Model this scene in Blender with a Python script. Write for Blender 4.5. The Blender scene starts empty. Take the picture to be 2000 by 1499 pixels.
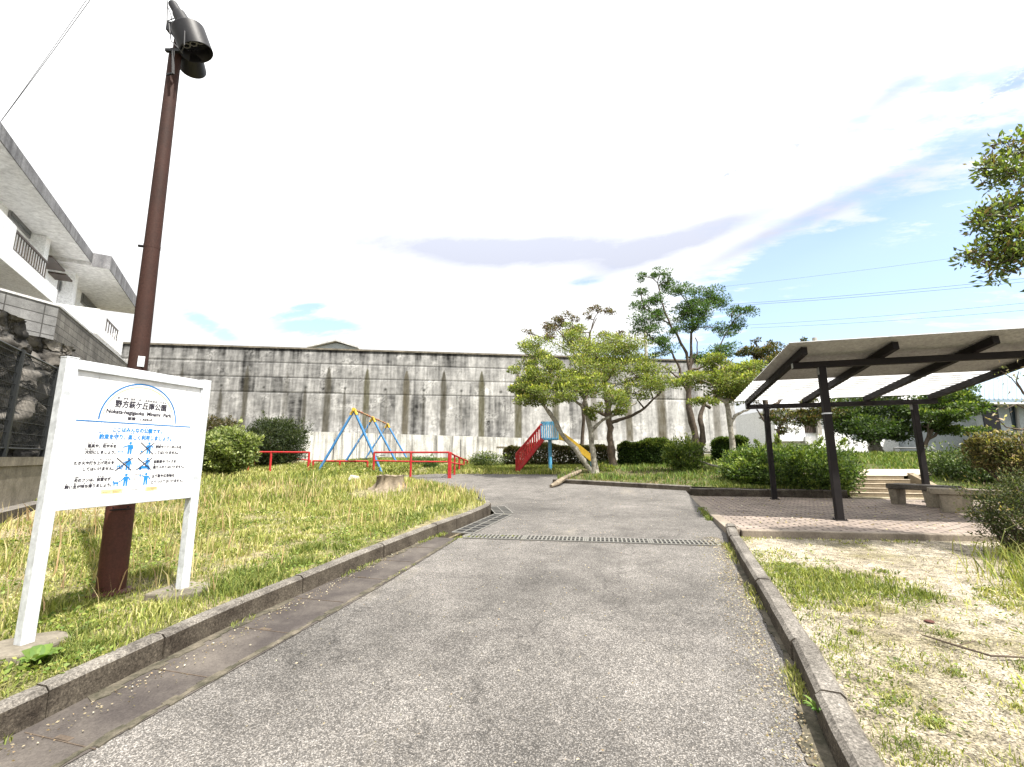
import bpy, math, random
import numpy as np
from mathutils import Vector, Matrix
random.seed(7)
rng = np.random.default_rng(11)
scene = bpy.context.scene
COL = scene.collection
PI = math.pi

# ------------------------------------------------------------ camera numbers and survey helpers
F, PITCH, ROLL, YAW, CAMZ = 850.0, .162, -.005, .267, 1.47
cy_, sy_ = math.cos(YAW), math.sin(YAW)
f0 = np.array([-sy_, cy_, 0.0]); r0 = np.array([cy_, sy_, 0.0]); u0 = np.array([0, 0, 1.0])
_fw = math.cos(PITCH)*f0 + math.sin(PITCH)*u0
_up = math.cos(PITCH)*u0 - math.sin(PITCH)*f0
CR = np.array([math.cos(ROLL)*r0 + math.sin(ROLL)*_up, math.cos(ROLL)*_up - math.sin(ROLL)*r0, _fw])
CAM = np.array([0, 0, CAMZ])

def ray(px, py):
    d = CR.T @ np.array([(px-1000)/F, (749.5-py)/F, 1.0])
    return d/(d @ f0)                      # unit horizontal-forward component
def at(px, py, d):                         # point seen at that pixel, d metres ahead
    return CAM + ray(px, py)*d
def pz(px, py, z):                         # point seen at that pixel on the level z
    d = ray(px, py); return CAM + d*((z-CAMZ)/d[2])
def W(lat, d, z=0.0):
    p = r0*lat + f0*d; return np.array([p[0], p[1], z])
def proj(P):
    q = CR @ (np.array(P)-CAM); return 1000+F*q[0]/q[2], 749.5-F*q[1]/q[2]
def zat(b, py):                            # height on the vertical through b that is seen at row py
    lo, hi = -3.0, 60.0
    for _ in range(50):
        m = (lo+hi)/2
        if proj((b[0], b[1], m))[1] > py: lo = m
        else: hi = m
    return lo
PY = [-60, -30, 0, 6, 10.8, 14, 18, 22, 30, 500]
PZ = [-1.5, -1.5, 0, .30, .41, .58, .83, .95, 1.0, 1.0]
def rz(x, y): return float(np.interp(y, PY, PZ))
def sm(a, b, x):
    t = min(1, max(0, (x-a)/(b-a))); return t*t*(3-2*t)
def lawn(x, y): return rz(x, y) + .135 + .045*min(8, max(0, -x-5))*(1-.8*sm(9, 14, y)) + .05*sm(7, 11, y)*sm(-3.5, -6, x)
def soil(x, y): return rz(x, y) + .085 + .02*sm(2, 6, x) - .095*sm(4.2, 6.9, y)
def back(x, y): return rz(x, y) + .10 + .17*sm(1, 5, x)*sm(12.8, 14.2, y) + .03*max(0, min(8, y-15))*sm(1, 6, x)
def G(px, py, zf=rz, h=0.0):               # where the pixel's ray meets a ground
    d = ray(px, py); prev = .5
    for t in np.geomspace(.5, 300, 300):
        p = CAM + d*t
        if p[2] < zf(p[0], p[1]) + h:
            a, b = prev, t
            for _ in range(30):
                m = (a+b)/2; p = CAM + d*m
                if p[2] < zf(p[0], p[1]) + h: b = m
                else: a = m
            return CAM + d*a
        prev = t
    return CAM + d*60

def vnoise(x, y, s, seed=0):
    x = np.asarray(x, float)/s; y = np.asarray(y, float)/s
    xi = np.floor(x).astype(np.int64); yi = np.floor(y).astype(np.int64)
    xf = x-xi; yf = y-yi
    def hsh(a, b):
        n = (a*374761393 + b*668265263 + seed*974634541) & 0xffffffff
        n = ((n ^ (n >> 13))*1274126177) & 0xffffffff
        return ((n ^ (n >> 16)) & 0xffff)/65535.0
    u = xf*xf*(3-2*xf); v = yf*yf*(3-2*yf)
    return (hsh(xi, yi)*(1-u)+hsh(xi+1, yi)*u)*(1-v) + (hsh(xi, yi+1)*(1-u)+hsh(xi+1, yi+1)*u)*v

# ------------------------------------------------------------ object helpers
def tag(o, label=None, cat=None, group=None, kind=None):
    if label: o['label'] = label
    if cat: o['category'] = cat
    if group: o['group'] = group
    if kind: o['kind'] = kind
    return o
def thing(name, label, cat, loc, group=None):
    o = bpy.data.objects.new(name, None); COL.objects.link(o)
    o.location = Vector([float(v) for v in loc]); o.empty_display_size = .2
    return tag(o, label, cat, group)
def adopt(o, parent):
    if parent is not None:
        o.parent = parent
        M = Matrix.Identity(4); p = parent
        while p is not None:
            if p.type == 'EMPTY': M = Matrix.Translation(p.location)
            p = p.parent
        o.matrix_parent_inverse = M.inverted() if parent.type == 'EMPTY' else Matrix.Identity(4)
    return o

class MB:
    def __init__(s): s.v = []; s.f = []
    def add(s, vs, fs):
        b = len(s.v); s.v += [tuple(float(c) for c in v) for v in vs]
        s.f += [tuple(b+i for i in f) for f in fs]
    def box(s, c, size, ax=None):          # centre, full size, optional axes (rows)
        A = np.eye(3) if ax is None else np.array(ax, float)
        h = np.array(size)/2.0; c = np.array(c, float)
        vs = [c + A[0]*h[0]*x + A[1]*h[1]*y + A[2]*h[2]*z for z in (-1, 1) for y in (-1, 1) for x in (-1, 1)]
        s.add(vs, [(0, 2, 3, 1), (4, 5, 7, 6), (0, 1, 5, 4), (2, 6, 7, 3), (0, 4, 6, 2), (1, 3, 7, 5)])
        return s
    def bar(s, p, q, w, h, up=(0, 0, 1)):  # rectangular bar from p to q
        p = np.array(p, float); q = np.array(q, float); d = q-p; L = np.linalg.norm(d); d = d/L
        up = np.array(up, float); sd = np.cross(d, up); sd /= np.linalg.norm(sd); u = np.cross(sd, d)
        return s.box((p+q)/2, (L, w, h), (d, sd, u))
    def tube(s, pts, r, n=8, cap=True):
        pts = [np.array(p, float) for p in pts]; m = len(pts)
        rs = [float(q) for q in r] if hasattr(r, '__len__') else [r]*m
        if cap and n > 6:                     # rings close to both ends keep the sides evenly shaded
            def near(a, b, ra, rb): k = min(.04, .003/(np.linalg.norm(b-a)+1e-9)); return a+(b-a)*k, ra+(rb-ra)*k
            pa, qa = near(pts[0], pts[1], rs[0], rs[1]); pb, qb = near(pts[-1], pts[-2], rs[-1], rs[-2])
            pts = [pts[0], pa]+pts[1:-1]+[pb, pts[-1]]; rs = [rs[0], qa]+rs[1:-1]+[qb, rs[-1]]; m = len(pts)
        ref = None; vs = []
        for i, p in enumerate(pts):
            d = pts[min(i+1, m-1)]-pts[max(i-1, 0)]; d = d/(np.linalg.norm(d)+1e-9)
            if ref is None:
                ref = np.array([1., 0, 0]) if abs(d[0]) < .8 else np.array([0, 1., 0])
            a = ref - d*(ref@d); a /= np.linalg.norm(a)+1e-9; b = np.cross(d, a); ref = a
            for k in range(n):
                t = 2*PI*k/n; vs.append(p + rs[i]*(math.cos(t)*a + math.sin(t)*b))
        fs = [(i*n+k, i*n+(k+1) % n, (i+1)*n+(k+1) % n, (i+1)*n+k) for i in range(m-1) for k in range(n)]
        if cap: fs += [tuple(range(n))[::-1], tuple((m-1)*n+k for k in range(n))]
        s.add(vs, fs); return s
    def prism(s, poly, ext):               # planar polygon swept by a vector
        poly = [np.array(p, float) for p in poly]; n = len(poly); ext = np.array(ext, float)
        vs = poly + [p+ext for p in poly]
        s.add(vs, [tuple(range(n))[::-1], tuple(range(n, 2*n))] + [(i, (i+1) % n, n+(i+1) % n, n+i) for i in range(n)])
        return s
    def face(s, pts): s.add(pts, [tuple(range(len(pts)))]); return s
    def build(s, name, m, parent=None, smooth=False, bevel=0.0):
        me = bpy.data.meshes.new(name); me.from_pydata(s.v, [], s.f); me.update()
        me.materials.append(m)
        if smooth: me.polygons.foreach_set('use_smooth', [len(p.vertices) == 4 for p in me.polygons])   # end caps stay flat
        o = bpy.data.objects.new(name, me); COL.objects.link(o); adopt(o, parent)
        if bevel:
            b = o.modifiers.new('bevel', 'BEVEL'); b.width = bevel; b.segments = 2; b.limit_method = 'ANGLE'
        return o
def fixnormals(o):
    import bmesh
    bm = bmesh.new(); bm.from_mesh(o.data); bmesh.ops.recalc_face_normals(bm, faces=bm.faces); bm.to_mesh(o.data); bm.free()
    return o
def arrays_mesh(name, V, quads, tris, cols, m, parent=None):
    nq, nt = len(quads), len(tris)
    me = bpy.data.meshes.new(name)
    me.vertices.add(len(V)); me.vertices.foreach_set('co', np.asarray(V, np.float32).ravel())
    loops = np.concatenate([np.asarray(quads, np.int32).ravel(), np.asarray(tris, np.int32).ravel()])
    me.loops.add(len(loops)); me.loops.foreach_set('vertex_index', loops)
    me.polygons.add(nq+nt)
    st = np.concatenate([np.arange(nq)*4, nq*4+np.arange(nt)*3]).astype(np.int32)
    me.polygons.foreach_set('loop_start', st)
    me.update(calc_edges=True); me.validate()
    if cols is not None:
        at_ = me.color_attributes.new('Col', 'FLOAT_COLOR', 'POINT')
        c4 = np.ones((len(V), 4), np.float32); c4[:, :3] = cols
        at_.data.foreach_set('color', c4.ravel())
    me.materials.append(m)
    o = bpy.data.objects.new(name, me); COL.objects.link(o); adopt(o, parent)
    return o
def sheet(name, poly, zf, res, m, smooth=True):  # ground sheet following a height function
    import bmesh
    bm = bmesh.new()
    vs = [bm.verts.new((float(p[0]), float(p[1]), 0)) for p in poly]
    from mathutils.geometry import delaunay_2d_cdt
    n_ = len(poly); bm.clear()
    cv, _, cf = delaunay_2d_cdt([Vector((float(p[0]), float(p[1]))) for p in poly], [(i, (i+1) % n_) for i in range(n_)], [list(range(n_))], 1, 1e-5)[:3]
    vs = [bm.verts.new((v.x, v.y, 0)) for v in cv]
    for t in cf: bm.faces.new([vs[i] for i in t])
    xs = [p[0] for p in poly]; ys = [p[1] for p in poly]
    for ax, lo, hi in ((0, min(xs), max(xs)), (1, min(ys), max(ys))):
        k = math.ceil(lo/res)*res
        while k < hi:
            co = [0, 0, 0]; no = [0, 0, 0]; co[ax] = k; no[ax] = 1
            bmesh.ops.bisect_plane(bm, geom=bm.verts[:]+bm.edges[:]+bm.faces[:], plane_co=co, plane_no=no); k += res
    for v in bm.verts: v.co.z = zf(v.co.x, v.co.y)
    for f in bm.faces:
        f.smooth = smooth
        if f.normal.z < 0: f.normal_flip()
    bm.normal_update()
    for f in bm.faces:
        if f.normal.z < 0: f.normal_flip()
    me = bpy.data.meshes.new(name); bm.to_mesh(me); bm.free(); me.materials.append(m)
    o = bpy.data.objects.new(name, me); COL.objects.link(o); o['kind'] = 'structure'
    return o

# ------------------------------------------------------------ material helpers
def nt_new(name):
    m = bpy.data.materials.new(name); m.use_nodes = True
    N = m.node_tree.nodes; L = m.node_tree.links
    return m, N, L, N['Principled BSDF']
def nd(N, typ, **kw):
    n = N.new(typ)
    for k, v in kw.items():
        if k.startswith('i_'): n.inputs[k[2:].replace('_', ' ')].default_value = v
        else: setattr(n, k, v)
    return n
def ramp(N, L, src, stops):
    r = N.new('ShaderNodeValToRGB'); L.new(src, r.inputs[0])
    e = r.color_ramp.elements
    while len(e) < len(stops): e.new(.5)
    for i, (p, c) in enumerate(stops):
        e[i].position = p; e[i].color = (c, c, c, 1) if not hasattr(c, '__len__') else (*c, 1)
    return r
def mixc(N, L, fac, a, b, mode='MIX'):
    n = N.new('ShaderNodeMix'); n.data_type = 'RGBA'; n.blend_type = mode
    def put(s, v):
        if hasattr(v, 'is_linked') or hasattr(v, 'links'): L.new(v, s)
        elif hasattr(v, '__len__'): s.default_value = (*v, 1)
        else: s.default_value = v
    put(n.inputs[0], fac); put(n.inputs[6], a); put(n.inputs[7], b)
    return n.outputs[2]
def noise(N, L, scale, detail=4, rough=.6, stretch=None, vec=None):
    if vec is None:
        tc = N.new('ShaderNodeTexCoord'); vec = tc.outputs['Object']
    if stretch:
        mp = N.new('ShaderNodeMapping'); mp.inputs['Scale'].default_value = stretch; L.new(vec, mp.inputs[0]); vec = mp.outputs[0]
    n = N.new('ShaderNodeTexNoise'); n.inputs['Scale'].default_value = scale
    n.inputs['Detail'].default_value = detail; n.inputs['Roughness'].default_value = rough
    L.new(vec, n.inputs['Vector']); return n.outputs['Fac']
def bump(N, L, b, src, strength=.3, dist=.01):
    n = N.new('ShaderNodeBump'); n.inputs['Strength'].default_value = strength; n.inputs['Distance'].default_value = dist
    L.new(src, n.inputs['Height']); L.new(n.outputs[0], b.inputs['Normal'])
def weathered(name, base, dark, scale=3, streak=0, rough=.8, fine=40, metallic=0.0, lo=.35, hi=.7, bumpy=.2, spec=.3):
    """base colour with stains of a second colour, fine grain and optional vertical run-off streaks"""
    m, N, L, b = nt_new(name)
    f = ramp(N, L, noise(N, L, scale, 6, .65), [(lo, 0.0), (hi, 1.0)]).outputs[0]
    c = mixc(N, L, f, base, dark)
    if streak:
        s = ramp(N, L, noise(N, L, 5, 4, .6, (1, 1, .06)), [(.45, 0.0), (.75, streak)]).outputs[0]
        c = mixc(N, L, s, c, tuple(v*.35 for v in dark))
    g = ramp(N, L, noise(N, L, fine, 3, .7), [(.3, .72), (.7, 1.2)]).outputs[0]
    c = mixc(N, L, 1.0, c, g, 'MULTIPLY')
    L.new(c, b.inputs['Base Color']); b.inputs['Roughness'].default_value = rough
    b.inputs['Metallic'].default_value = metallic; b.inputs['Specular IOR Level'].default_value = spec
    bump(N, L, b, noise(N, L, fine, 4, .7), bumpy, .004)
    return m
def foliage(name, trans=.35, rough=.55):
    m, N, L, b = nt_new(name)
    a = N.new('ShaderNodeAttribute'); a.attribute_name = 'Col'
    L.new(a.outputs['Color'], b.inputs['Base Color']); b.inputs['Roughness'].default_value = rough
    b.inputs['Specular IOR Level'].default_value = .35
    t = N.new('ShaderNodeBsdfTranslucent')
    tcol = mixc(N, L, 1.0, a.outputs['Color'], (1.25, 1.35, .6), 'MULTIPLY'); L.new(tcol, t.inputs['Color'])
    mx = N.new('ShaderNodeMixShader'); mx.inputs[0].default_value = trans
    L.new(b.outputs[0], mx.inputs[1]); L.new(t.outputs[0], mx.inputs[2])
    L.new(mx.outputs[0], N['Material Output'].inputs['Surface'])
    return m
# ------------------------------------------------------------ camera, sun, sky
cd = bpy.data.cameras.new('camera'); cam = bpy.data.objects.new('camera', cd); COL.objects.link(cam)
cd.sensor_fit = 'HORIZONTAL'; cd.sensor_width = 36; cd.lens = 36*F/2000; cd.clip_end = 2000; cd.clip_start = .05
m4 = Matrix.Identity(4)
for i in range(3):
    m4[i][0] = CR[0][i]; m4[i][1] = CR[1][i]; m4[i][2] = -CR[2][i]; m4[i][3] = CAM[i]
cam.matrix_world = m4; scene.camera = cam

SUN_EL, SUN_AZ = math.radians(60), math.radians(118)     # azimuth clockwise from +Y
sd_ = np.array([math.sin(SUN_AZ)*math.cos(SUN_EL), math.cos(SUN_AZ)*math.cos(SUN_EL), math.sin(SUN_EL)])
sl = bpy.data.lights.new('sun', 'SUN'); sl.energy = 4.6; sl.angle = math.radians(1.2); sl.color = (1, .95, .87)
so = bpy.data.objects.new('sun', sl); COL.objects.link(so)
so.rotation_euler = Vector(sd_).to_track_quat('Z', 'Y').to_euler()

wd = bpy.data.worlds.new('World'); scene.world = wd; wd.use_nodes = True
N, L = wd.node_tree.nodes, wd.node_tree.links
bg = N['Background']; out = N['World Output']
sky = N.new('ShaderNodeTexSky'); sky.sky_type = 'NISHITA'; sky.sun_disc = False
sky.sun_elevation = SUN_EL; sky.sun_rotation = SUN_AZ; sky.air_density = 1.0; sky.dust_density = .6; sky.ozone_density = 2.0
L.new(sky.outputs[0], bg.inputs[0]); bg.inputs[1].default_value = .13
tc = N.new('ShaderNodeTexCoord'); V = tc.outputs['Generated']
sx = N.new('ShaderNodeSeparateXYZ'); L.new(V, sx.inputs[0])
def mth(op, a, b=None, c=None, clamp=False):
    n = N.new('ShaderNodeMath'); n.operation = op; n.use_clamp = clamp
    for i, v in enumerate((a, b, c)):
        if v is None: continue
        if hasattr(v, 'links'): L.new(v, n.inputs[i])
        else: n.inputs[i].default_value = v
    return n.outputs[0]
zz = mth('ADD', mth('MAXIMUM', sx.outputs[2], 0.0), .22)
cx = N.new('ShaderNodeCombineXYZ'); L.new(mth('DIVIDE', sx.outputs[0], zz), cx.inputs[0]); L.new(mth('DIVIDE', sx.outputs[1], zz), cx.inputs[1])
cl1 = noise(N, L, 1.5, 7, .58, (1.0, .62, 1), cx.outputs[0])
mp = N.new('ShaderNodeMapping'); mp.inputs['Rotation'].default_value = (0, 0, -.35); mp.inputs['Scale'].default_value = (.9, 2.6, 1); mp.inputs['Location'].default_value = (3.1, 7.7, 0)
L.new(cx.outputs[0], mp.inputs[0])
cl2 = noise(N, L, 1.0, 8, .62, None, mp.outputs[0])
def lobe(px, py, width):                       # soft patch of sky round a direction
    d = ray(px, py); d = d/np.linalg.norm(d)
    dp = N.new('ShaderNodeVectorMath'); dp.operation = 'DOT_PRODUCT'; dp.inputs[1].default_value = d
    nv = N.new('ShaderNodeVectorMath'); nv.operation = 'NORMALIZE'; L.new(V, nv.inputs[0]); L.new(nv.outputs[0], dp.inputs[0])
    mr = N.new('ShaderNodeMapRange'); mr.interpolation_type = 'SMOOTHERSTEP'
    mr.inputs['From Min'].default_value = math.cos(width); mr.inputs['From Max'].default_value = 1.0
    L.new(dp.outputs['Value'], mr.inputs[0]); return mr.outputs[0]
def total(*a):
    r = a[0]
    for b in a[1:]: r = mth('ADD', r, b)
    return r
def patch(px, py, wx, wy, rot=0.0, soft=1.0):  # long soft streak of sky round a fixed world direction
    c = ray(px, py); c = c/np.linalg.norm(c); a = np.cross(c, u0); a /= np.linalg.norm(a); b = np.cross(a, c)
    a, b = a*math.cos(rot)+b*math.sin(rot), b*math.cos(rot)-a*math.sin(rot)
    def dot(v):
        n = N.new('ShaderNodeVectorMath'); n.operation = 'DOT_PRODUCT'; n.inputs[1].default_value = v; L.new(V, n.inputs[0]); return n.outputs['Value']
    f = mth('MAXIMUM', dot(c), .05); u = mth('DIVIDE', mth('DIVIDE', dot(a), f), wx); v = mth('DIVIDE', mth('DIVIDE', dot(b), f), wy)
    q = mth('ADD', mth('MULTIPLY', u, u), mth('MULTIPLY', v, v))
    return mth('POWER', 2.718, mth('MULTIPLY', q, -1.0))
def rangev(src, lo, hi, tmin=0.0, tmax=1.0):
    n = N.new('ShaderNodeMapRange'); n.interpolation_type = 'SMOOTHSTEP'
    n.inputs['From Min'].default_value = lo; n.inputs['From Max'].default_value = hi; n.inputs['To Min'].default_value = tmin; n.inputs['To Max'].default_value = tmax
    L.new(src, n.inputs[0]); return n.outputs[0]
wisp = mth('ADD', mth('MULTIPLY', cl1, .40), mth('SUBTRACT', mth('MULTIPLY', cl2, 1.25), .22))          # about .35 .. .85
gap = total(mth('MULTIPLY', patch(1880, 570, .50, .095, .12), .78), mth('MULTIPLY', patch(1560, 610, .30, .060, .10), .58), mth('MULTIPLY', patch(1560, 512, .17, .030, .14), .66), mth('MULTIPLY', patch(1880, 470, .24, .035, .2), .30),
            mth('MULTIPLY', patch(1800, 400, .36, .07, .22), .34), mth('MULTIPLY', patch(1850, 180, .40, .12, .25), .36), mth('MULTIPLY', patch(1500, 190, .26, .06, .35), .32), mth('MULTIPLY', patch(1250, 60, .25, .10, .2), .16),
            mth('MULTIPLY', patch(585, 606, .055, .012, .35), .85), mth('MULTIPLY', patch(625, 640, .080, .020, .12), .80), mth('MULTIPLY', patch(415, 640, .05, .014, -.45), .75), mth('MULTIPLY', patch(1138, 551, .04, .010, .1), .45))
fine_ = noise(N, L, 4.5, 8, .68, (1.0, 2.2, 1), cx.outputs[0])
gapn = mth('MULTIPLY', gap, rangev(fine_, .36, .62, .55, 1.3))
maskv = rangev(mth('SUBTRACT', wisp, gapn), -.06, .50, .20, 1.0)
grey = total(mth('MULTIPLY', patch(840, 478, .30, .034, .05), .95), mth('MULTIPLY', patch(1080, 492, .26, .038, .06), 1.0), mth('MULTIPLY', patch(1330, 472, .24, .028, .20), 1.0), mth('MULTIPLY', patch(1580, 425, .26, .020, .22), .9), mth('MULTIPLY', patch(1780, 380, .20, .03, .2), .55),
             mth('MULTIPLY', patch(1090, 95, .05, .016, -.3), .8), mth('MULTIPLY', patch(1140, 92, .07, .03, .3), .55), mth('MULTIPLY', patch(995, 130, .03, .02, .6), .7), mth('MULTIPLY', patch(1735, 188, .075, .018, .32), .85), mth('MULTIPLY', patch(1000, 40, .05, .02, .2), .5))
crisp = total(mth('MULTIPLY', patch(1530, 296, .075, .012, .35), 1.6), mth('MULTIPLY', patch(1435, 335, .05, .012, .45), 1.3), mth('MULTIPLY', patch(1975, 165, .05, .012, .45), 2.0))
gf = mth('ADD', mth('MULTIPLY', mth('MULTIPLY', grey, 1.05), rangev(fine_, .74, .34, .75, 1.1)), mth('MULTIPLY', crisp, rangev(noise(N, L, 14, 6, .7, (1, 1.6, 1), cx.outputs[0]), .40, .62, 0.0, 1.0)), None, True)
ccol = mixc(N, L, gf, (1.0, 1.0, 1.0), (.53, .555, .65))
lum = mth('ADD', mth('MULTIPLY', mth('MAXIMUM', sx.outputs[2], 0.0), .78), .36)      # an overcast sky is brightest overhead
vm = N.new('ShaderNodeVectorMath'); vm.operation = 'SCALE'; L.new(ccol, vm.inputs[0]); L.new(lum, vm.inputs['Scale']); ccol = vm.outputs[0]
bg2 = N.new('ShaderNodeBackground'); L.new(ccol, bg2.inputs[0]); bg2.inputs[1].default_value = .88
ms = N.new('ShaderNodeMixShader'); L.new(maskv, ms.inputs[0]); L.new(bg.outputs[0], ms.inputs[1]); L.new(bg2.outputs[0], ms.inputs[2])
L.new(ms.outputs[0], out.inputs[0])
scene.view_settings.view_transform = 'Standard'; scene.view_settings.look = 'None'
scene.view_settings.exposure = 1.3; scene.view_settings.gamma = 1.0

# ------------------------------------------------------------ materials
def asphalt_mat():
    m, N, L, b = nt_new('worn_asphalt')
    tc = N.new('ShaderNodeTexCoord')
    vo = N.new('ShaderNodeTexVoronoi'); vo.inputs['Scale'].default_value = 175; L.new(tc.outputs['Object'], vo.inputs['Vector'])
    sp = N.new('ShaderNodeSeparateColor'); L.new(vo.outputs['Color'], sp.inputs[0])
    agg = ramp(N, L, sp.outputs[0], [(0, .056), (.40, .080), (.62, .122), (.84, .185), (1, .28)]).outputs[0]
    warm = mixc(N, L, sp.outputs[1], (1.0, .92, .83), (1.0, .95, .90))
    c = mixc(N, L, 1.0, agg, warm, 'MULTIPLY')
    big = ramp(N, L, noise(N, L, .5, 6, .62), [(.30, .58), (.5, .95), (.72, 1.28)]).outputs[0]
    c = mixc(N, L, 1.0, c, big, 'MULTIPLY')
    mid = ramp(N, L, noise(N, L, 3.5, 5, .7), [(.3, .72), (.7, 1.2)]).outputs[0]
    c = mixc(N, L, 1.0, c, mid, 'MULTIPLY')
    sand = ramp(N, L, noise(N, L, .9, 6, .7, (1, .45, 1)), [(.60, 0.0), (.78, .55)]).outputs[0]
    c = mixc(N, L, sand, c, (.24, .215, .175))
    tcv = N.new('ShaderNodeTexVoronoi'); tcv.feature = 'DISTANCE_TO_EDGE'; tcv.inputs['Scale'].default_value = .42
    wv = N.new('ShaderNodeVectorMath'); wv.operation = 'ADD'; wn_ = N.new('ShaderNodeTexNoise'); wn_.inputs['Scale'].default_value = 2.2; wn_.inputs['Detail'].default_value = 6; L.new(tc.outputs['Object'], wn_.inputs['Vector'])
    L.new(tc.outputs['Object'], wv.inputs[0]); L.new(wn_.outputs['Color'], wv.inputs[1]); L.new(wv.outputs[0], tcv.inputs['Vector'])
    crack = ramp(N, L, tcv.outputs['Distance'], [(0.0, .68), (.005, .85), (.010, 1.0)]).outputs[0]
    c = mixc(N, L, 1.0, c, crack, 'MULTIPLY')
    L.new(c, b.inputs['Base Color']); b.inputs['Roughness'].default_value = .85; b.inputs['Specular IOR Level'].default_value = .25
    bump(N, L, b, vo.outputs['Distance'], .5, .006)
    return m
def soil_mat(name, a, bcol, moss, mlo, mhi):
    m, N, L, b = nt_new(name)
    f = ramp(N, L, noise(N, L, 1.3, 6, .7), [(.3, 0.0), (.7, 1.0)]).outputs[0]
    c = mixc(N, L, f, a, bcol)
    g = ramp(N, L, noise(N, L, .8, 6, .75), [(mlo, 0.0), (mhi, 1.0)]).outputs[0]
    c = mixc(N, L, g, c, moss)
    tc = N.new('ShaderNodeTexCoord')
    vo = N.new('ShaderNodeTexVoronoi'); vo.inputs['Scale'].default_value = 130; L.new(tc.outputs['Object'], vo.inputs['Vector'])
    sp = N.new('ShaderNodeSeparateColor'); L.new(vo.outputs['Color'], sp.inputs[0])
    mt = ramp(N, L, noise(N, L, 9, 6, .8), [(.38, .52), (.52, 1.0), (.68, 1.35)]).outputs[0]
    c = mixc(N, L, 1.0, c, mt, 'MULTIPLY')
    s = ramp(N, L, sp.outputs[0], [(0, .35), (.5, .95), (1, 1.6)]).outputs[0]
    c = mixc(N, L, 1.0, c, s, 'MULTIPLY')
    L.new(c, b.inputs['Base Color']); b.inputs['Roughness'].default_value = .95; b.inputs['Specular IOR Level'].default_value = .1
    bump(N, L, b, noise(N, L, 25, 6, .75), .8, .03)
    return m
def brick_mat(name, c1, c2, mortar, bw, rh, ms_, ang=0.0, vertical=True, dirt=.5, offset=.5, rough=.85):
    m, N, L, b = nt_new(name)
    tc = N.new('ShaderNodeTexCoord')
    mp = N.new('ShaderNodeMapping'); mp.vector_type = 'POINT'; mp.inputs['Rotation'].default_value = (0, 0, ang); L.new(tc.outputs['Object'], mp.inputs[0])
    v = mp.outputs[0]
    if vertical:
        s = N.new('ShaderNodeSeparateXYZ'); L.new(v, s.inputs[0]); cb = N.new('ShaderNodeCombineXYZ')
        L.new(s.outputs[0], cb.inputs[0]); L.new(s.outputs[2], cb.inputs[1]); v = cb.outputs[0]
    br = N.new('ShaderNodeTexBrick'); L.new(v, br.inputs['Vector'])
    br.inputs['Color1'].default_value = (*c1, 1); br.inputs['Color2'].default_value = (*c2, 1); br.inputs['Mortar'].default_value = (*mortar, 1)
    br.inputs['Scale'].default_value = 1; br.inputs['Brick Width'].default_value = bw; br.inputs['Row Height'].default_value = rh
    br.inputs['Mortar Size'].default_value = ms_; br.offset = offset
    d = ramp(N, L, noise(N, L, 1.4, 7, .72), [(.3, 1-dirt), (.7, 1.25)]).outputs[0]
    c = mixc(N, L, 1.0, br.outputs['Color'], d, 'MULTIPLY')
    g = ramp(N, L, noise(N, L, 45, 3, .7), [(.3, .75), (.7, 1.2)]).outputs[0]
    c = mixc(N, L, 1.0, c, g, 'MULTIPLY')
    L.new(c, b.inputs['Base Color']); b.inputs['Roughness'].default_value = rough; b.inputs['Specular IOR Level'].default_value = .25
    inv = N.new('ShaderNodeMath'); inv.operation = 'SUBTRACT'; inv.inputs[0].default_value = 1; L.new(br.outputs['Fac'], inv.inputs[1])
    bump(N, L, b, inv.outputs[0], .5, .006)
    return m
def plain(name, c, rough=.5, metallic=0.0, spec=.4, emit=None):
    m, N, L, b = nt_new(name)
    g = ramp(N, L, noise(N, L, 6, 5, .7), [(.25, .82), (.75, 1.12)]).outputs[0]
    cc = mixc(N, L, 1.0, c, g, 'MULTIPLY'); L.new(cc, b.inputs['Base Color'])
    b.inputs['Roughness'].default_value = rough; b.inputs['Metallic'].default_value = metallic; b.inputs['Specular IOR Level'].default_value = spec
    return m
M = {}
M['asphalt'] = asphalt_mat()
M['gutter'] = weathered('mossy_concrete_lid', (.105, .092, .080), (.045, .038, .035), 2.2, rough=.9, fine=75, lo=.33, hi=.62, bumpy=.5)
M['gutter_sand'] = weathered('sandy_gutter_edge', (.13, .112, .085), (.045, .042, .028), 9, rough=.95, fine=70, lo=.35, hi=.6, bumpy=.6)
def kerb_mat():
    m, N, L, b = nt_new('kerb_concrete')
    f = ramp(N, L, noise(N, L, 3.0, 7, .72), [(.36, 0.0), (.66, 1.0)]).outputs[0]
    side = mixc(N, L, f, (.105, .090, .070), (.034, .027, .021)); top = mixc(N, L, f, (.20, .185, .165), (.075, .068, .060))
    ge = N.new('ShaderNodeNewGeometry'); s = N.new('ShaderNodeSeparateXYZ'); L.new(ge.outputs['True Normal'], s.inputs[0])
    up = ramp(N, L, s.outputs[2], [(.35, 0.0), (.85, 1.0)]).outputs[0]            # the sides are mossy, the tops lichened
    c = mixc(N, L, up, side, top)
    fl = ramp(N, L, noise(N, L, 75, 4, .8), [(.38, .45), (.50, .9), (.60, 1.3), (.72, 2.4)]).outputs[0]
    c = mixc(N, L, 1.0, c, fl, 'MULTIPLY'); L.new(c, b.inputs['Base Color']); b.inputs['Roughness'].default_value = .92; b.inputs['Specular IOR Level'].default_value = .15
    bump(N, L, b, noise(N, L, 70, 4, .75), .6, .006); return m
M['kerb'] = kerb_mat()
M['kerb_dark'] = M['kerb']
M['ground'] = soil_mat('earth', (.26, .22, .15), (.18, .15, .10), (.08, .09, .03), .4, .7)
M['lawn'] = soil_mat('meadow_soil', (.36, .31, .20), (.23, .19, .115), (.13, .13, .05), .38, .62)
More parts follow.
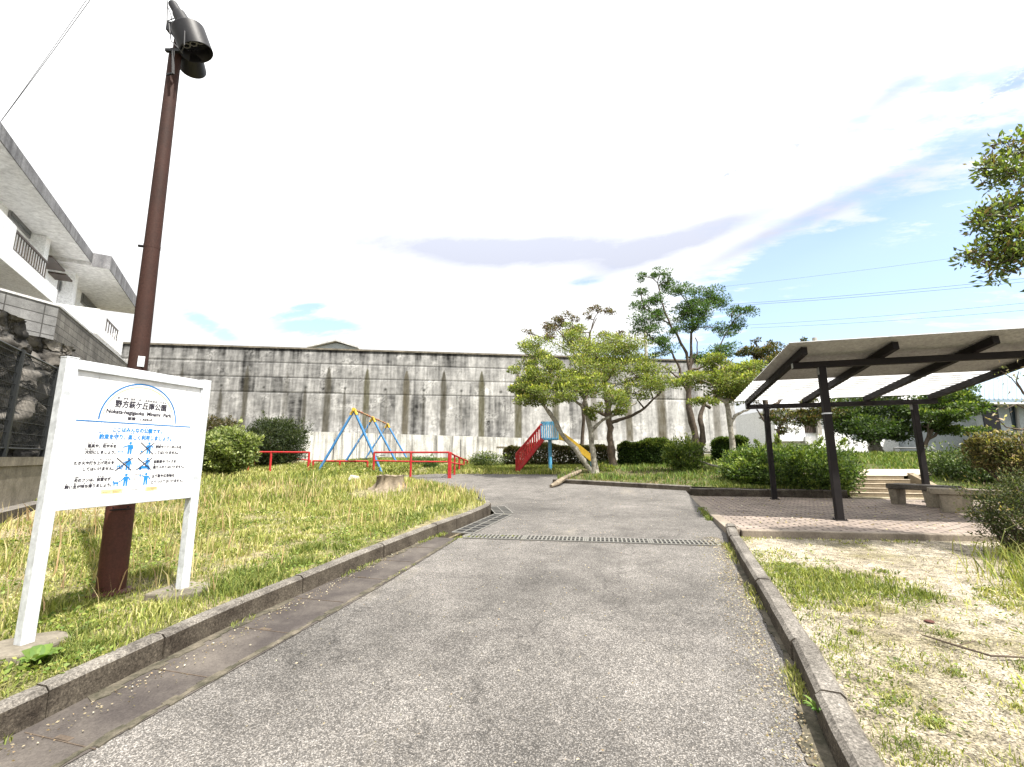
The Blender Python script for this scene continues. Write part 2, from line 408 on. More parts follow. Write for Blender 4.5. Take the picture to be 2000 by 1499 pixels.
M['soil'] = soil_mat('sandy_soil', (.39, .35, .285), (.25, .215, .16), (.14, .125, .06), .48, .70)
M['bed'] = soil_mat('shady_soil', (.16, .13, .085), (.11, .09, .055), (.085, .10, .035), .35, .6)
M['pave'] = brick_mat('grey_block_paving', (.33, .27, .23), (.23, .19, .165), (.075, .062, .05), .22, .11, .014, 0, False, .45)
M['pave_edge'] = weathered('paving_border_stone', (.27, .23, .185), (.14, .115, .09), 2, fine=50)
M['conc'] = weathered('pale_concrete', (.50, .48, .43), (.24, .22, .19), 2.2, .35, fine=30)
M['conc_old'] = weathered('old_concrete', (.22, .195, .155), (.09, .08, .06), 2.5, .4, fine=30)
M['white_conc'] = weathered('whitewashed_concrete', (.60, .60, .58), (.24, .23, .21), 1.0, 1.0, fine=20, lo=.46, hi=.80)
M['alu'] = weathered('brushed_aluminium', (.62, .65, .68), (.44, .46, .48), 9, .25, rough=.5, fine=14, metallic=.1, lo=.5, hi=.85, bumpy=.02)
M['board'] = weathered('white_sign_sheet', (.80, .81, .82), (.68, .68, .67), 2.5, .12, rough=.4, fine=3, lo=.62, hi=.95, bumpy=.0)
M['ink'] = plain('black_ink', (.025, .022, .035), .6)
M['blue_ink'] = plain('blue_ink', (.015, .19, .52), .6)
M['deep_blue_ink'] = plain('blue_line_ink', (.02, .14, .36), .6)
M['yellow_ink'] = plain('pale_yellow_ink', (.75, .62, .28), .6)
M['rust'] = weathered('rust_brown_paint', (.090, .030, .021), (.045, .018, .014), 3, .35, rough=.6, fine=60, lo=.4, hi=.8)
M['pole_dark'] = weathered('backlit_brown_pole_paint', (.045, .020, .015), (.028, .015, .012), 3, .3, rough=.7, fine=60, lo=.4, hi=.8, spec=.2)  # upper pole: backlit darkness against the sky put into the colour
M['roof_edge'] = weathered('streaked_grey_roof_edge', (.27, .27, .28), (.13, .13, .14), 1.5, .7, fine=20)
M['lamp'] = weathered('dark_grey_lamp_metal', (.010, .010, .013), (.006, .006, .008), 4, rough=.5, fine=40)
M['lens'] = plain('lamp_glass', (.02, .02, .025), .08, 0, .8)
M['galv'] = plain('galvanised_steel', (.38, .39, .38), .45, .6)
M['grate'] = plain('grate_steel', (.17, .165, .15), .6, .1)
M['pit'] = plain('drain_pit_dark', (.012, .012, .012), .9)
M['dark_wood'] = weathered('dark_brown_paint', (.006, .0045, .0055), (.013, .010, .0095), 5, rough=.75, fine=50, bumpy=.1)
M['roofsheet'] = weathered('grey_corrugated_sheet', (.36, .362, .355), (.28, .28, .275), 1.2, rough=.6, fine=20, bumpy=.05)
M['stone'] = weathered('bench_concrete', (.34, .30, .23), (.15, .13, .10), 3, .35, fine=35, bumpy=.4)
M['stone_shaded'] = weathered('roof_shaded_bench_concrete', (.12, .105, .085), (.05, .045, .04), 3, .3, fine=35, bumpy=.4)  # shaded copy of the bench concrete, roof shade put into the colour
M['step'] = weathered('step_concrete', (.30, .245, .17), (.17, .135, .09), 2.5, .25, fine=40)
M['steplip'] = weathered('step_nosing', (.55, .48, .37), (.38, .32, .24), 4, fine=40)
M['red'] = weathered('red_paint', (.40, .018, .022), (.30, .06, .045), 9, rough=.5, fine=30, lo=.45, hi=.75, bumpy=.03)
M['blue'] = weathered('blue_paint', (.03, .18, .44), (.09, .20, .36), 9, rough=.5, fine=30, bumpy=.03)
M['swingbar'] = weathered('worn_red_brown_bar', (.30, .16, .10), (.42, .33, .12), 6, rough=.5, fine=30, lo=.45, hi=.6)
M['cyan'] = weathered('sky_blue_paint', (.08, .35, .60), (.16, .36, .52), 9, rough=.5, fine=30, bumpy=.03)
M['yellow'] = weathered('yellow_paint', (.66, .44, .06), (.55, .33, .03), 4, rough=.4, fine=30, bumpy=.03)
M['bark'] = weathered('dark_bark', (.115, .088, .065), (.045, .034, .026), 7, .2, fine=45, bumpy=.8)
M['bark_pale'] = weathered('lichened_pale_bark', (.33, .31, .26), (.12, .10, .08), 9, 0, fine=45, bumpy=.8, lo=.45, hi=.68)
M['twig'] = plain('twig_bark', (.07, .05, .035), .8)
M['cut_wood'] = weathered('bleached_dead_wood', (.27, .22, .16), (.10, .08, .055), 6, .5, fine=50, bumpy=.7)
M['rockm'] = weathered('dark_rock', (.17, .155, .135), (.022, .020, .018), 2.2, .2, fine=11, lo=.35, hi=.62, bumpy=1.0)
def crag(m):
    N, L = m.node_tree.nodes, m.node_tree.links; b = N['Principled BSDF']; src = b.inputs['Base Color'].links[0].from_socket
    tc = N.new('ShaderNodeTexCoord'); nn = N.new('ShaderNodeTexNoise'); nn.inputs['Scale'].default_value = 1.6; nn.inputs['Detail'].default_value = 6; L.new(tc.outputs['Object'], nn.inputs['Vector'])
    ad = N.new('ShaderNodeVectorMath'); ad.operation = 'ADD'; L.new(tc.outputs['Object'], ad.inputs[0]); L.new(nn.outputs['Color'], ad.inputs[1])
    vo = N.new('ShaderNodeTexVoronoi'); vo.feature = 'DISTANCE_TO_EDGE'; vo.inputs['Scale'].default_value = 1.5; L.new(ad.outputs[0], vo.inputs['Vector'])
    v2 = N.new('ShaderNodeTexVoronoi'); v2.inputs['Scale'].default_value = 1.5; L.new(ad.outputs[0], v2.inputs['Vector']); sp = N.new('ShaderNodeSeparateColor'); L.new(v2.outputs['Color'], sp.inputs[0])
    c = mixc(N, L, 1.0, src, ramp(N, L, vo.outputs['Distance'], [(0, .18), (.03, .6), (.09, 1.0)]).outputs[0], 'MULTIPLY')
    c = mixc(N, L, 1.0, c, ramp(N, L, sp.outputs[0], [(0, .6), (1, 1.5)]).outputs[0], 'MULTIPLY'); L.new(c, b.inputs['Base Color'])
    h = ramp(N, L, vo.outputs['Distance'], [(0, 0.0), (.15, 1.0)]).outputs[0]; bump(N, L, b, h, 1.0, .12)
crag(M['rockm'])
M['stone_white'] = weathered('white_limestone', (.58, .55, .48), (.3, .28, .24), 6, fine=30, bumpy=.6)
M['wallwhite'] = weathered('white_render', (.86, .87, .88), (.74, .75, .75), .8, .12, fine=20, lo=.55, hi=.9, bumpy=.05)
M['fascia'] = weathered('grey_fascia', (.58, .58, .585), (.38, .38, .385), 1.2, .5, fine=20)
M['soffit'] = weathered('pale_soffit_paint', (.76, .76, .77), (.64, .64, .65), 1, .1, fine=6, bumpy=.02)
M['darkrail'] = plain('dark_brown_rail', (.06, .045, .035), .5)
M['glass'] = plain('dark_window_glass', (.03, .045, .055), .06, 0, .8)
M['frame'] = plain('window_frame_grey', (.22, .22, .22), .5)
M['black_metal'] = plain('black_green_fence', (.012, .014, .015), .5)
M['wire'] = plain('power_cable', (.06, .06, .065), .6)
M['roofblue'] = weathered('pale_metal_roof', (.25, .33, .40), (.20, .27, .34), .7, .1, rough=.45, fine=12)
M['housewall'] = weathered('blue_grey_siding', (.36, .40, .43), (.27, .30, .33), 1, .1, fine=18)
M['dark_open'] = plain('dark_doorway', (.012, .014, .022), .3)
M['navy'] = plain('navy_shutter', (.012, .018, .05), .4)
M['tan'] = weathered('tan_boards', (.33, .26, .17), (.2, .15, .1), 2, .3, fine=30)
M['car_paint'] = plain('white_car_paint', (.70, .71, .72), .2, 0, .6)
M['tyre'] = plain('tyre_rubber', (.015, .015, .015), .8)
M['leaf'] = foliage('leaf'); M['grass'] = foliage('grass_blade', .3, .7)
m, N, L, b = nt_new('translucent_white_corrugated_sheet')
g = ramp(N, L, noise(N, L, 2.5, 5, .7), [(.3, .72), (.7, .95)]).outputs[0]
L.new(g, b.inputs['Base Color']); b.inputs['Roughness'].default_value = .35
t = N.new('ShaderNodeBsdfTranslucent'); L.new(g, t.inputs[0]); mx = N.new('ShaderNodeMixShader'); mx.inputs[0].default_value = .8
L.new(b.outputs[0], mx.inputs[1]); L.new(t.outputs[0], mx.inputs[2]); L.new(mx.outputs[0], N['Material Output'].inputs['Surface'])
M['skylight'] = m

# ------------------------------------------------------------ ground, path, kerbs
sheet('ground', [(-250, -55), (250, -55), (250, 400), (-250, 400)], lambda x, y: rz(x, y)-.10, 6.0, M['ground'])
KL = [(-3.02, -5), (-3.05, 0), (-3.08, 1.9), (-3.12, 2.9), (-3.00, 4.5), (-2.80, 6.4), (-2.72, 7.7), (-2.76, 8.5)]
KLend = [(-2.95, 8.95), (-3.35, 9.25)]
lawn_edge = [G(935, 968)[:2], G(890, 957)[:2], G(835, 946)[:2], G(795, 937)[:2], G(760, 931)[:2]]
sheet('path', [(.22, -5), (.81, 2.43), (.94, 3.43), (1.16, 6.42), (1.27, 7.20), (1.30, 11.7), (1.30, 12.62), (-2.45, 14.0), (-2.1, 16.42), (-7.5, 16.35)]
      + [tuple(p) for p in lawn_edge[::-1]] + [(-3.2, 9.2), (-2.7, 8.7), (-2.46, 8.0), (-2.46, 4), (-2.58, 1.6), (-2.55, -5)], lambda x, y: rz(x, y), .6, M['asphalt'])
sheet('gutter', [(-3.10, -5), (-2.53, -5), (-2.56, 1.6), (-2.44, 4), (-2.44, 6.0), (-2.85, 6.0), (-3.02, 4.5), (-3.14, 2.9)], lambda x, y: rz(x, y)+.005, .6, M['gutter'])
gs = MB()
for y in np.arange(-2.0, 6.0, .62):             # lids of the channel, a hand hole in each, and the mossy edging strip
    xa = -3.05; xb = -2.58
    gs.box((xa+.26, y, rz(0, y)+.006), (.50, .006, .004))
    if int(round(y/.62)) % 2: gs.box((-2.79, y+.02, rz(0, y)+.0065), (.10, .028, .004))
o = gs.build('gutter_joint', M['bark']); o['kind'] = 'structure'
gsb = MB()
for k in range(120):
    y = -2+8*k/120; x = np.interp(y, [-5, 1.6, 4, 6], [-2.55, -2.57, -2.46, -2.45]); gsb.bar((x-.02+random.uniform(-.012, .012), y, rz(0, y)+.005), (x-.02, y+.08, rz(0, y+.08)+.005), random.uniform(.02, .07), .008)
    xk = np.interp(y, [-5, 1.9, 2.9, 4.5, 6.4], [-3.02, -3.08, -3.12, -3.0, -2.8]); 
    if vnoise(np.array([y]), np.array([0.]), .6, 7)[0] > .35: gsb.bar((xk+.03, y, rz(0, y)+.004), (xk+.03+random.uniform(-.02, .03), y+.08, rz(0, y+.08)+.004), random.uniform(.03, .13), .012)
o = gsb.build('gutter_edge', M['gutter_sand']); o['kind'] = 'structure'
lawn_poly = [(-3.10, -5), (-3.13, 0), (-3.16, 1.9), (-3.20, 2.9), (-3.08, 4.5), (-2.88, 6.4), (-2.80, 7.7), (-2.86, 8.5), (-3.03, 8.9), (-3.35, 9.2)] + [tuple(p) for p in lawn_edge] + \
            [(-7.6, 16.3), (-2.2, 16.38), (-2.0, 18.5), (-2, 24), (-26, 40), (-40, 30), (-34, -5)]
EDGE = [np.array(q, float) for q in [(-3.35, 9.2)]+[tuple(p) for p in lawn_edge]+[(-7.6, 16.3), (-2.2, 16.38)]]
def lawn2(x, y):
    # bank eases down to the path level at the playground side
    z = lawn(x, y)
    if y < 9.2: return z
    p = np.array([x, y]); dm = 9
    for a, b in zip(EDGE, EDGE[1:]):
        k = min(1, max(0, (p-a) @ (b-a)/((b-a) @ (b-a)))); dm = min(dm, np.linalg.norm(p-a-(b-a)*k))
    if x > -8.5: z = min(z, rz(x, y)+.05+.2*sm(14.5, 11, y))
    return rz(x, y)+.006+(z-rz(x, y))*sm(0, .9, dm)
sheet('lawn', lawn_poly, lawn2, .5, M['lawn'])
KR = [(.20, -5), (.79, 2.43), (.92, 3.43), (1.14, 6.42), (1.25, 7.20)]
sheet('sandy_ground', [(.30, -5), (.89, 2.43), (1.02, 3.43), (1.24, 6.42), (1.36, 7.05), (4.6, 7.35), (9.0, 7.8), (30, 9), (40, -5)], soil, .5, M['soil'])
PLZ = .404
def paving_z(x, y): return PLZ + .018*(sm(1.2, 3.5, x)-1) * sm(11.0, 7.5, y)
pm = MB(); plate = [(1.42, 7.10), (4.6, 7.42), (9.0, 7.88), (9.0, 12.46), (2.95, 12.36), (1.45, 12.20)]
pm.prism([(x, y, PLZ-.45) for x, y in plate], (0, 0, .45)); o = fixnormals(pm.build('paved_terrace', M['pave'])); o['kind'] = 'structure'
bd = MB()
bd.prism([(1.24, 7.05, .0), (1.415, 7.05, .0), (1.445, 12.3, .0), (1.31, 12.3, .0)], (0, 0, PLZ+.012))
bd.prism([(1.42, 6.98, 0), (4.6, 7.30, 0), (9.0, 7.76, 0), (9.0, 7.875, 0), (4.6, 7.415, 0), (1.42, 7.095, 0)], (0, 0, PLZ+.006))
o = fixnormals(bd.build('terrace_border', M['pave_edge'], bevel=.012)); o['kind'] = 'structure'
bed_poly = [(-2.45, 14.12), (2.9, 12.22), (1.5, 12.46), (2.95, 12.42), (9.0, 12.5), (40, 13), (60, 60), (-3, 60), (-2.0, 24), (-2.0, 18.5), (-2.2, 16.3)]
bed_poly = [(-2.45, 14.12), (1.5, 12.70), (2.95, 12.46), (9.0, 12.5), (9.0, 8), (30, 9), (60, 60), (-3, 60), (-2.0, 24), (-2.0, 18.5), (-2.2, 16.4)]
def bank(x, y):
    z = back(x, y)
    if 4.9 < x < 7.1 and 12.3 < y < 14.3: z -= .38*sm(4.9, 5.1, x)*sm(7.1, 6.9, x)*sm(14.3, 14.1, y)
    return z
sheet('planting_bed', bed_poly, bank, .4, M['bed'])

def kerb(name, line, width, height, side, seg=.6, base=-.12):
    """kerbstones laid end to end along a line (side = +1 the stone lies left of the line)"""
    mb = MB(); pts = [np.array(p, float) for p in line]
    acc = [0]
    for a, b in zip(pts, pts[1:]): acc.append(acc[-1]+np.linalg.norm(b-a))
    def P(s):
        s = min(max(s, 0), acc[-1]-1e-6); i = max(k for k in range(len(acc)-1) if acc[k] <= s)
        a, b = pts[i], pts[i+1]; t = (s-acc[i])/(acc[i+1]-acc[i]); d = (b-a)/np.linalg.norm(b-a); return a+(b-a)*t, d
    s = 0
    while s < acc[-1]-.05:
        e = min(s+seg, acc[-1]); j = rng.normal(0, .004); jz = rng.normal(0, .004)
        rows = []
        nn = 3
        for q in np.linspace(s+.004, e-.004, nn):
            p, d = P(q); n = np.array([-d[1], d[0]])*side
            z = rz(p[0], p[1])
            c = .022
            prof = [(0, base), (.004, height-c), (.008+c, height), (width-c, height), (width, height-c), (width, base)]
            rows.append([np.array([*(p+n*(w_+j)), z+h_+jz]) for w_, h_ in prof])
        vs = [v for r in rows for v in r]; k = 6
        fs = [(i*k+a, i*k+(a+1) % k, (i+1)*k+(a+1) % k, (i+1)*k+a) for i in range(nn-1) for a in range(k)]
        fs += [tuple(range(k)), tuple((nn-1)*k+a for a in range(k))[::-1]]
        mb.add(vs, fs); s = e
    o = fixnormals(mb.build(name, M['kerb'])); o['kind'] = 'structure'; return o
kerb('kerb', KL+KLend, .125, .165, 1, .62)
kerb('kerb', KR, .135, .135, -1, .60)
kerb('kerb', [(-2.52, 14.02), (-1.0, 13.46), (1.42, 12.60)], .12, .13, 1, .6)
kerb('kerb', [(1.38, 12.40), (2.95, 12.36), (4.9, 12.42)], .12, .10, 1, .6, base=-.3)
vd = MB()
for k in range(150):                              # dirt gathered at the foot of the right kerb
    y = .6+5.9*k/150; x = float(np.interp(y, [-5, 2.43, 3.43, 6.42], [.20, .79, .92, 1.14])); w = .02+.10*float(vnoise(np.array([y]), np.array([3.]), .35, 9)[0])*random.uniform(.6, 1.2)
    vd.bar((x-w/2, y, rz(0, y)+.003), (x-w/2+.004, y+.05, rz(0, y+.05)+.003), w, .009)
o = vd.build('kerb_dirt', M['gutter_sand']); o['kind'] = 'structure'
# metal grating set across the path
def grating(name, label, a, b, width, bars, loc, group=None):
    t = thing(name, label, 'drain grate', loc, group)
    a = np.array(a, float); b = np.array(b, float); d = (b-a)/np.linalg.norm(b-a); n = np.array([-d[1], d[0]])
    def P(s, w_, h_): p = a+d*s+n*w_; return np.array([p[0], p[1], rz(p[0], p[1])+h_])
    Lg = np.linalg.norm(b-a)
    pit = MB().face([P(0, -width/2, .006), P(Lg, -width/2, .006), P(Lg, width/2, .006), P(0, width/2, .006)]); pit.build('drain_pit', M['pit'], t)
    fr = MB()
    for w_ in (-width/2, width/2): fr.bar(P(0, w_, .010), P(Lg, w_, .010), .018, .012)
    for s in np.arange(0, Lg+.01, Lg/max(1, round(Lg/.9))): fr.bar(P(s, -width/2, .0105), P(s, width/2, .0105), .02, .011)
    fr.build('frame', M['grate'], t)
    gb = MB()
    for s in np.linspace(.03, Lg-.03, bars): gb.bar(P(s, -width/2, .012), P(s, width/2, .012), .020, .010)
    gb.bar(P(0, 0, .0135), P(Lg, 0, .0135), .014, .009)
    o = gb.build('grate_bars', M['grate'], t); return t
grating('drain_grate', 'long steel drain grate laid straight across the asphalt path', (-2.38, 6.16), (1.02, 6.42), .26, 60, (-.7, 6.3, rz(0, 6.3)))
grating('drain_grate', 'short steel drain grate beside the curved end of the left kerb', (-2.52, 6.35), (-2.42, 8.15), .34, 10, (-2.5, 7.2, rz(0, 7.2)))
grating('drain_grate', 'angled steel drain grate turning off round the kerb end', (-2.42, 8.25), (-2.85, 9.15), .34, 6, (-2.6, 8.7, rz(0, 8.7)))
# ------------------------------------------------------------ park sign
def text_mesh(body, bold=0.0):
    cu = bpy.data.curves.new('t', 'FONT'); cu.body = body; cu.size = 1.0; cu.offset = bold; cu.resolution_u = 3
    ob = bpy.data.objects.new('t', cu); COL.objects.link(ob)
    dg = bpy.context.evaluated_depsgraph_get(); dg.update()
    me = bpy.data.meshes.new_from_object(ob.evaluated_get(dg))
    vs = [(v.co.x, v.co.y) for v in me.vertices]; fs = [tuple(p.vertices) for p in me.polygons]
    bpy.data.objects.remove(ob); bpy.data.curves.remove(cu); bpy.data.meshes.remove(me)
    return vs, fs
SX, SY0, SY1 = -3.85, 2.10, 3.13
gA, gB = lawn2(SX, SY0), lawn2(SX, SY1)
sg = thing('park_sign', 'white park notice board on two aluminium posts beside the kerb', 'sign', (SX, (SY0+SY1)/2, (gA+gB)/2))
ZT, ZB = 2.165, 1.10
pw = .072
for y, g in ((SY0, gA), (SY1, gB)):
    mb = MB().box((SX, y, (ZT+g-.1)/2), (pw, pw, ZT-g+.1)); 
    mb.box((SX, y, ZT+.004), (pw+.004, pw+.004, .008)); mb.build('post', M['alu'], sg, bevel=.004)
for z in (ZT-.04, ZB+.04):
    MB().box((SX+.004, (SY0+SY1)/2, z), (.062, SY1-SY0-pw-.002, .072)).build('frame_rail', M['alu'], sg, bevel=.004)
for y, g in ((SY0, gA), (SY1, gB)):
    mb = MB(); n = 14; g += .02
    mb.prism([(SX+.21*math.cos(k*2*PI/n)*random.uniform(.8, 1.2), y+.23*math.sin(k*2*PI/n)*random.uniform(.8, 1.2), g-.1) for k in range(n)], (0, 0, .125))
    fixnormals(mb.build('footing', M['conc_old'], sg, bevel=.015))
y0, y1 = SY0+pw/2+.003, SY1-pw/2-.003; z0, z1 = ZB+.077, ZT-.077
bw_, bh_ = y1-y0, z1-z0
BX = SX+.012
bo = MB().box((BX-.006, (y0+y1)/2, (z0+z1)/2), (.012, bw_, bh_)).build('board', M['board'], sg)
for k, yb in enumerate((y0+.001, y1-.001)):
    MB().box((BX+.006, yb, (z0+z1)/2), (.012, .012, bh_)).build('edge_bead', M['alu'], bo)
def SP(u, v, h=.0015): return (BX+h, y0+u*bw_, z1-v*bh_)       # board coordinates, v downwards
class Ink:
    def __init__(s): s.mb = MB()
    def text(s, body, u0_, u1_, vt, vb, bold=0.0, h=.0015):
        vs, fs = text_mesh(body, bold)
        if not vs: return
        xs = [v[0] for v in vs]; ys = [v[1] for v in vs]; a, b, c, d = min(xs), max(xs), min(ys), max(ys)
        for k, (du, dv) in enumerate(((-1, 0), (1, 0), (0, 1))):       # heavy strokes
            w_ = min(.0016, (vb-vt)*.045)
            s.mb.add([SP(u0_+(x-a)/(b-a)*(u1_-u0_)+du*w_, vb-(y-c)/(d-c)*(vb-vt)+dv*w_, h+.0004*k) for x, y in vs], fs)
    def poly(s, pts, h=.0015): s.mb.face([SP(u, v, h) for u, v in pts])
    def line(s, a, b, w, h=.0015):
        ax, ay = a[0]*bw_, a[1]*bh_; bx, by = b[0]*bw_, b[1]*bh_; L_ = math.hypot(bx-ax, by-ay); nx, ny = -(by-ay)/L_*w/2, (bx-ax)/L_*w/2
        s.poly([((ax+nx)/bw_, (ay+ny)/bh_), ((bx+nx)/bw_, (by+ny)/bh_), ((bx-nx)/bw_, (by-ny)/bh_), ((ax-nx)/bw_, (ay-ny)/bh_)], h)
    def arc(s, cu, cv, ru, rv, w, t0, t1, h=.0015, n=48):
        for k in range(n):
            q = [t0+(t1-t0)*(k+e)/n for e in (0, 1)]
            I = [(cu+(ru-w/bw_)*math.cos(t), cv-(rv-w/bh_)*math.sin(t)) for t in q]; O = [(cu+ru*math.cos(t), cv-rv*math.sin(t)) for t in q]
            s.poly([I[0], O[0], O[1], I[1]], h)
    def disc(s, u, v, r, h=.0015, n=14): s.poly([(u+r/bw_*math.cos(2*PI*k/n), v+r/bh_*math.sin(2*PI*k/n)) for k in range(n)], h)
    def done(s, name, m, par=None): return s.mb.build(name, m, par or bo)
def furi(I, spec, v, hgt=.016):
    for body, u, w in spec: I.text(body, u-w/2, u+w/2, v-hgt, v)
I = Ink()
I.text('野方萩ケ丘南公園', .288, .692, .198, .262, .010)
furi(I, [('の', .308, .018), ('かた', .362, .036), ('はぎ', .414, .034), ('が', .468, .016), ('おかみなみこう', .578, .135), ('えん', .673, .03)], .192, .020)
I.text('Nokata-hagigaoka  Minami  Park', .234, .745, .282, .326, .004)
I.text('面積　1,434㎡', .392, .586, .335, .366, .004)
def L2(body, u0_, u1_, v, hh=.028): I.text(body, u0_, u1_, v-hh/2, v+hh/2, .004)
L2('道具や、花や木を', .143, .338, .590); L2('大切にしましょう。', .133, .339, .640)
L2('野球やソフトボールを', .642, .869, .590); L2('してはいけません。', .641, .845, .642)
L2('たき火や打ち上げ花火を', .074, .338, .726); L2('してはいけません。', .136, .341, .774)
L2('自動車やバイクを', .643, .836, .724); L2('乗り入れてはいけません。', .642, .919, .774)
L2('犬のフンは、放置せず、', .089, .340, .860); L2('飼い主が持ち帰りましょう。', .039, .341, .908)
L2('はり紙や広告物を', .641, .836, .855); L2('とりつけてはいけません。', .643, .920, .906)
furi(I, [('どうぐ', .166, .045), ('はな', .262, .026), ('き', .310, .012), ('やきゅう', .672, .05)], .572, .011)
furi(I, [('たいせつ', .158, .055)], .622, .011)
furi(I, [('び', .143, .012), ('う', .195, .010), ('あ', .243, .012), ('はなび', .297, .04), ('じどうしゃ', .68, .065)], .706, .011)
furi(I, [('の', .652, .012), ('い', .695, .010)], .756, .011)
furi(I, [('いぬ', .104, .026), ('ほうち', .258, .042), ('がみ', .690, .026), ('こうこくぶつ', .755, .075)], .842, .011)
furi(I, [('か', .048, .012), ('ぬし', .103, .024), ('も', .158, .012), ('かえ', .205, .022)], .891, .011)
I.done('black_lettering', M['ink'])
I = Ink()
I.text('ここはみんなの公園です。', .296, .680, .430, .470, .008)
I.text('約束を守り、楽しく利用しましょう。', .210, .770, .490, .534, .008)
furi(I, [('こうえん', .555, .06), ], .424, .012)
furi(I, [('やくそく', .235, .065), ('まも', .335, .03), ('たの', .445, .03), ('りよう', .56, .045)], .486, .012)
I.done('blue_lettering', M['blue_ink'])
I = Ink(); I.arc(.488, .373, .305, .338, .011, .0, PI); I.line((.045, .393), (.935, .393), .010); I.done('blue_arch', M['deep_blue_ink'])
I = Ink(); I.arc(.486, .357, .278, .292, .008, .05, PI-.05); I.done('yellow_arch', M['yellow_ink'])
def figure(I, u, v, s, arms):                     # simple pictogram person, v = feet
    k = s/bh_*bw_ * 0 + s
    P_ = lambda x, y: (u+x*s/bw_, v-y*s/bh_)
    I.disc(u, v-.90*s/bh_, .105*s)
    I.poly([P_(-.17, .76), P_(.17, .76), P_(.16, .40), P_(-.16, .40)])
    I.poly([P_(-.16, .40), P_(-.01, .40), P_(-.03, 0), P_(-.16, 0)]); I.poly([P_(.01, .40), P_(.16, .40), P_(.16, 0), P_(.03, 0)])
    for a in arms: I.line(P_(*a[0]), P_(*a[1]), .085*s, .0018)
I = Ink(); s = .095
figure(I, .440, .656, s, [((-.12, .70), (-.52, .55)), ((.17, .72), (.22, .42))]); I.line((.355, .632), (.395, .632), .004); I.line((.36, .632), (.36, .652), .004); I.line((.39, .632), (.39, .652), .004)
I.done('playground_pictogram', M['blue_ink'])
I = Ink(); figure(I, .588, .656, s, [((-.12, .70), (-.30, .55)), ((.17, .72), (.36, .55))]); I.disc(.532, .632, .007); I.done('ball_game_pictogram', M['blue_ink'])
I = Ink(); figure(I, .442, .792, s, [((-.12, .70), (-.36, .62)), ((.17, .72), (.24, .42))])
for k in range(4): I.poly([(.362+k*.012, .765), (.368+k*.012, .735-.006*(k % 2)), (.374+k*.012, .765)])
I.line((.358, .785), (.405, .770), .005); I.line((.358, .770), (.405, .785), .005); I.done('bonfire_pictogram', M['blue_ink'])
I = Ink(); figure(I, .590, .770, .075, [((-.12, .70), (-.42, .5)), ((.17, .7), (.3, .45))]); I.poly([(.53, .785), (.545, .762), (.61, .758), (.618, .785)]); I.disc(.54, .786, .010); I.disc(.606, .786, .010); I.done('motorcycle_pictogram', M['blue_ink'])
I = Ink(); figure(I, .440, .927, s, [((-.12, .70), (-.34, .42)), ((.17, .72), (.34, .45))])
I.poly([(.352, .905), (.390, .905), (.390, .890), (.352, .890)]); I.poly([(.345, .893), (.358, .893), (.358, .878), (.345, .882)])
for k in (.354, .362, .380, .387): I.line((k, .903), (k, .926), .0045)
I.line((.39, .89), (.398, .878), .004); I.line((.39, .888), (.412, .885), .003); I.done('dog_walk_pictogram', M['blue_ink'])
I = Ink(); figure(I, .594, .927, s, [((-.12, .70), (-.36, .80)), ((.17, .72), (.36, .45))]); I.disc(.545, .845, .006); I.done('bill_posting_pictogram', M['blue_ink'])
I = Ink()
for a, b in (((.509, .832), (.552, .832)), ((.552, .832), (.552, .882)), ((.552, .882), (.509, .882)), ((.509, .882), (.509, .832))): I.line(a, b, .003)
for u, v, du, dv in ((.574, .607, .055, .052), (.412, .742, .060, .054), (.567, .742, .058, .052)):
    I.line((u-du, v-dv), (u+du, v+dv), .0065, .0025); I.line((u-du, v+dv), (u+du, v-dv), .0065, .0028)
I.done('crossing_out', M['ink'])
I = Ink()
for u_, va, vb_, du in ((.12, .30, .62, .012), (.155, .02, .35, -.006), (.21, .40, .60, .02), (.33, .08, .30, .004), (.62, .05, .16, -.006), (.07, .70, .86, .04), (.09, .80, .93, .02), (.80, .45, .75, .008), (.86, .02, .22, .004), (.50, .66, .94, .006)):
    I.line((u_, va), (u_+du, vb_), .0022, .001)
I.done('scratches', M['galv'])
I = Ink()
for u_, w_ in ((.275, .155), (.60, .10)): I.poly([(u_, .948), (u_+w_, .948), (u_+w_, .985), (u_, .985)], .0012)
I.done('yellow_strip', M['yellow_ink'])
I = Ink()
for u_, w_, v_ in ((.285, .055, .968), (.355, .06, .956), (.355, .06, .966), (.355, .05, .976), (.455, .09, .962), (.47, .05, .974), (.612, .08, .956), (.612, .08, .966), (.612, .06, .976)): I.line((u_, v_), (u_+w_, v_), .0032, .0018)
for a, b in (((.435, .953), (.458, .953)), ((.458, .953), (.458, .979)), ((.458, .979), (.435, .979)), ((.435, .979), (.435, .953))): pass
I.done('fine_print', M['ink'])

# ------------------------------------------------------------ park light on a rust brown pole
px_, py_ = -4.5, 3.0; pg = lawn2(px_, py_)
lp = thing('park_light', 'tall rust brown light pole with dark twin lamps behind the notice board', 'light pole', (px_, py_, pg))
lean = r0*(-.085)
def PL(z, off=0.0): return np.array([px_, py_, z]) + lean*((z-pg)/5.4)
MB().tube([PL(z) for z in (pg-.1, pg+1.17, pg+1.2, pg+1.24)], [.104, .102, .102, .088], 24).build('pole_base', M['rust'], lp, smooth=True)
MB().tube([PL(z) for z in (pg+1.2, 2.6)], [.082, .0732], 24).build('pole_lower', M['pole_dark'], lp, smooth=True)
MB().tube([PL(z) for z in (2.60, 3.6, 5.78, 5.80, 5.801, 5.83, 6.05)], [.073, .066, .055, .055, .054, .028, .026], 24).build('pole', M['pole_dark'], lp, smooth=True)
toc = CAM-PL(1.0); toc[2] = 0; toc /= np.linalg.norm(toc); sdv = np.array([-toc[1], toc[0], 0])
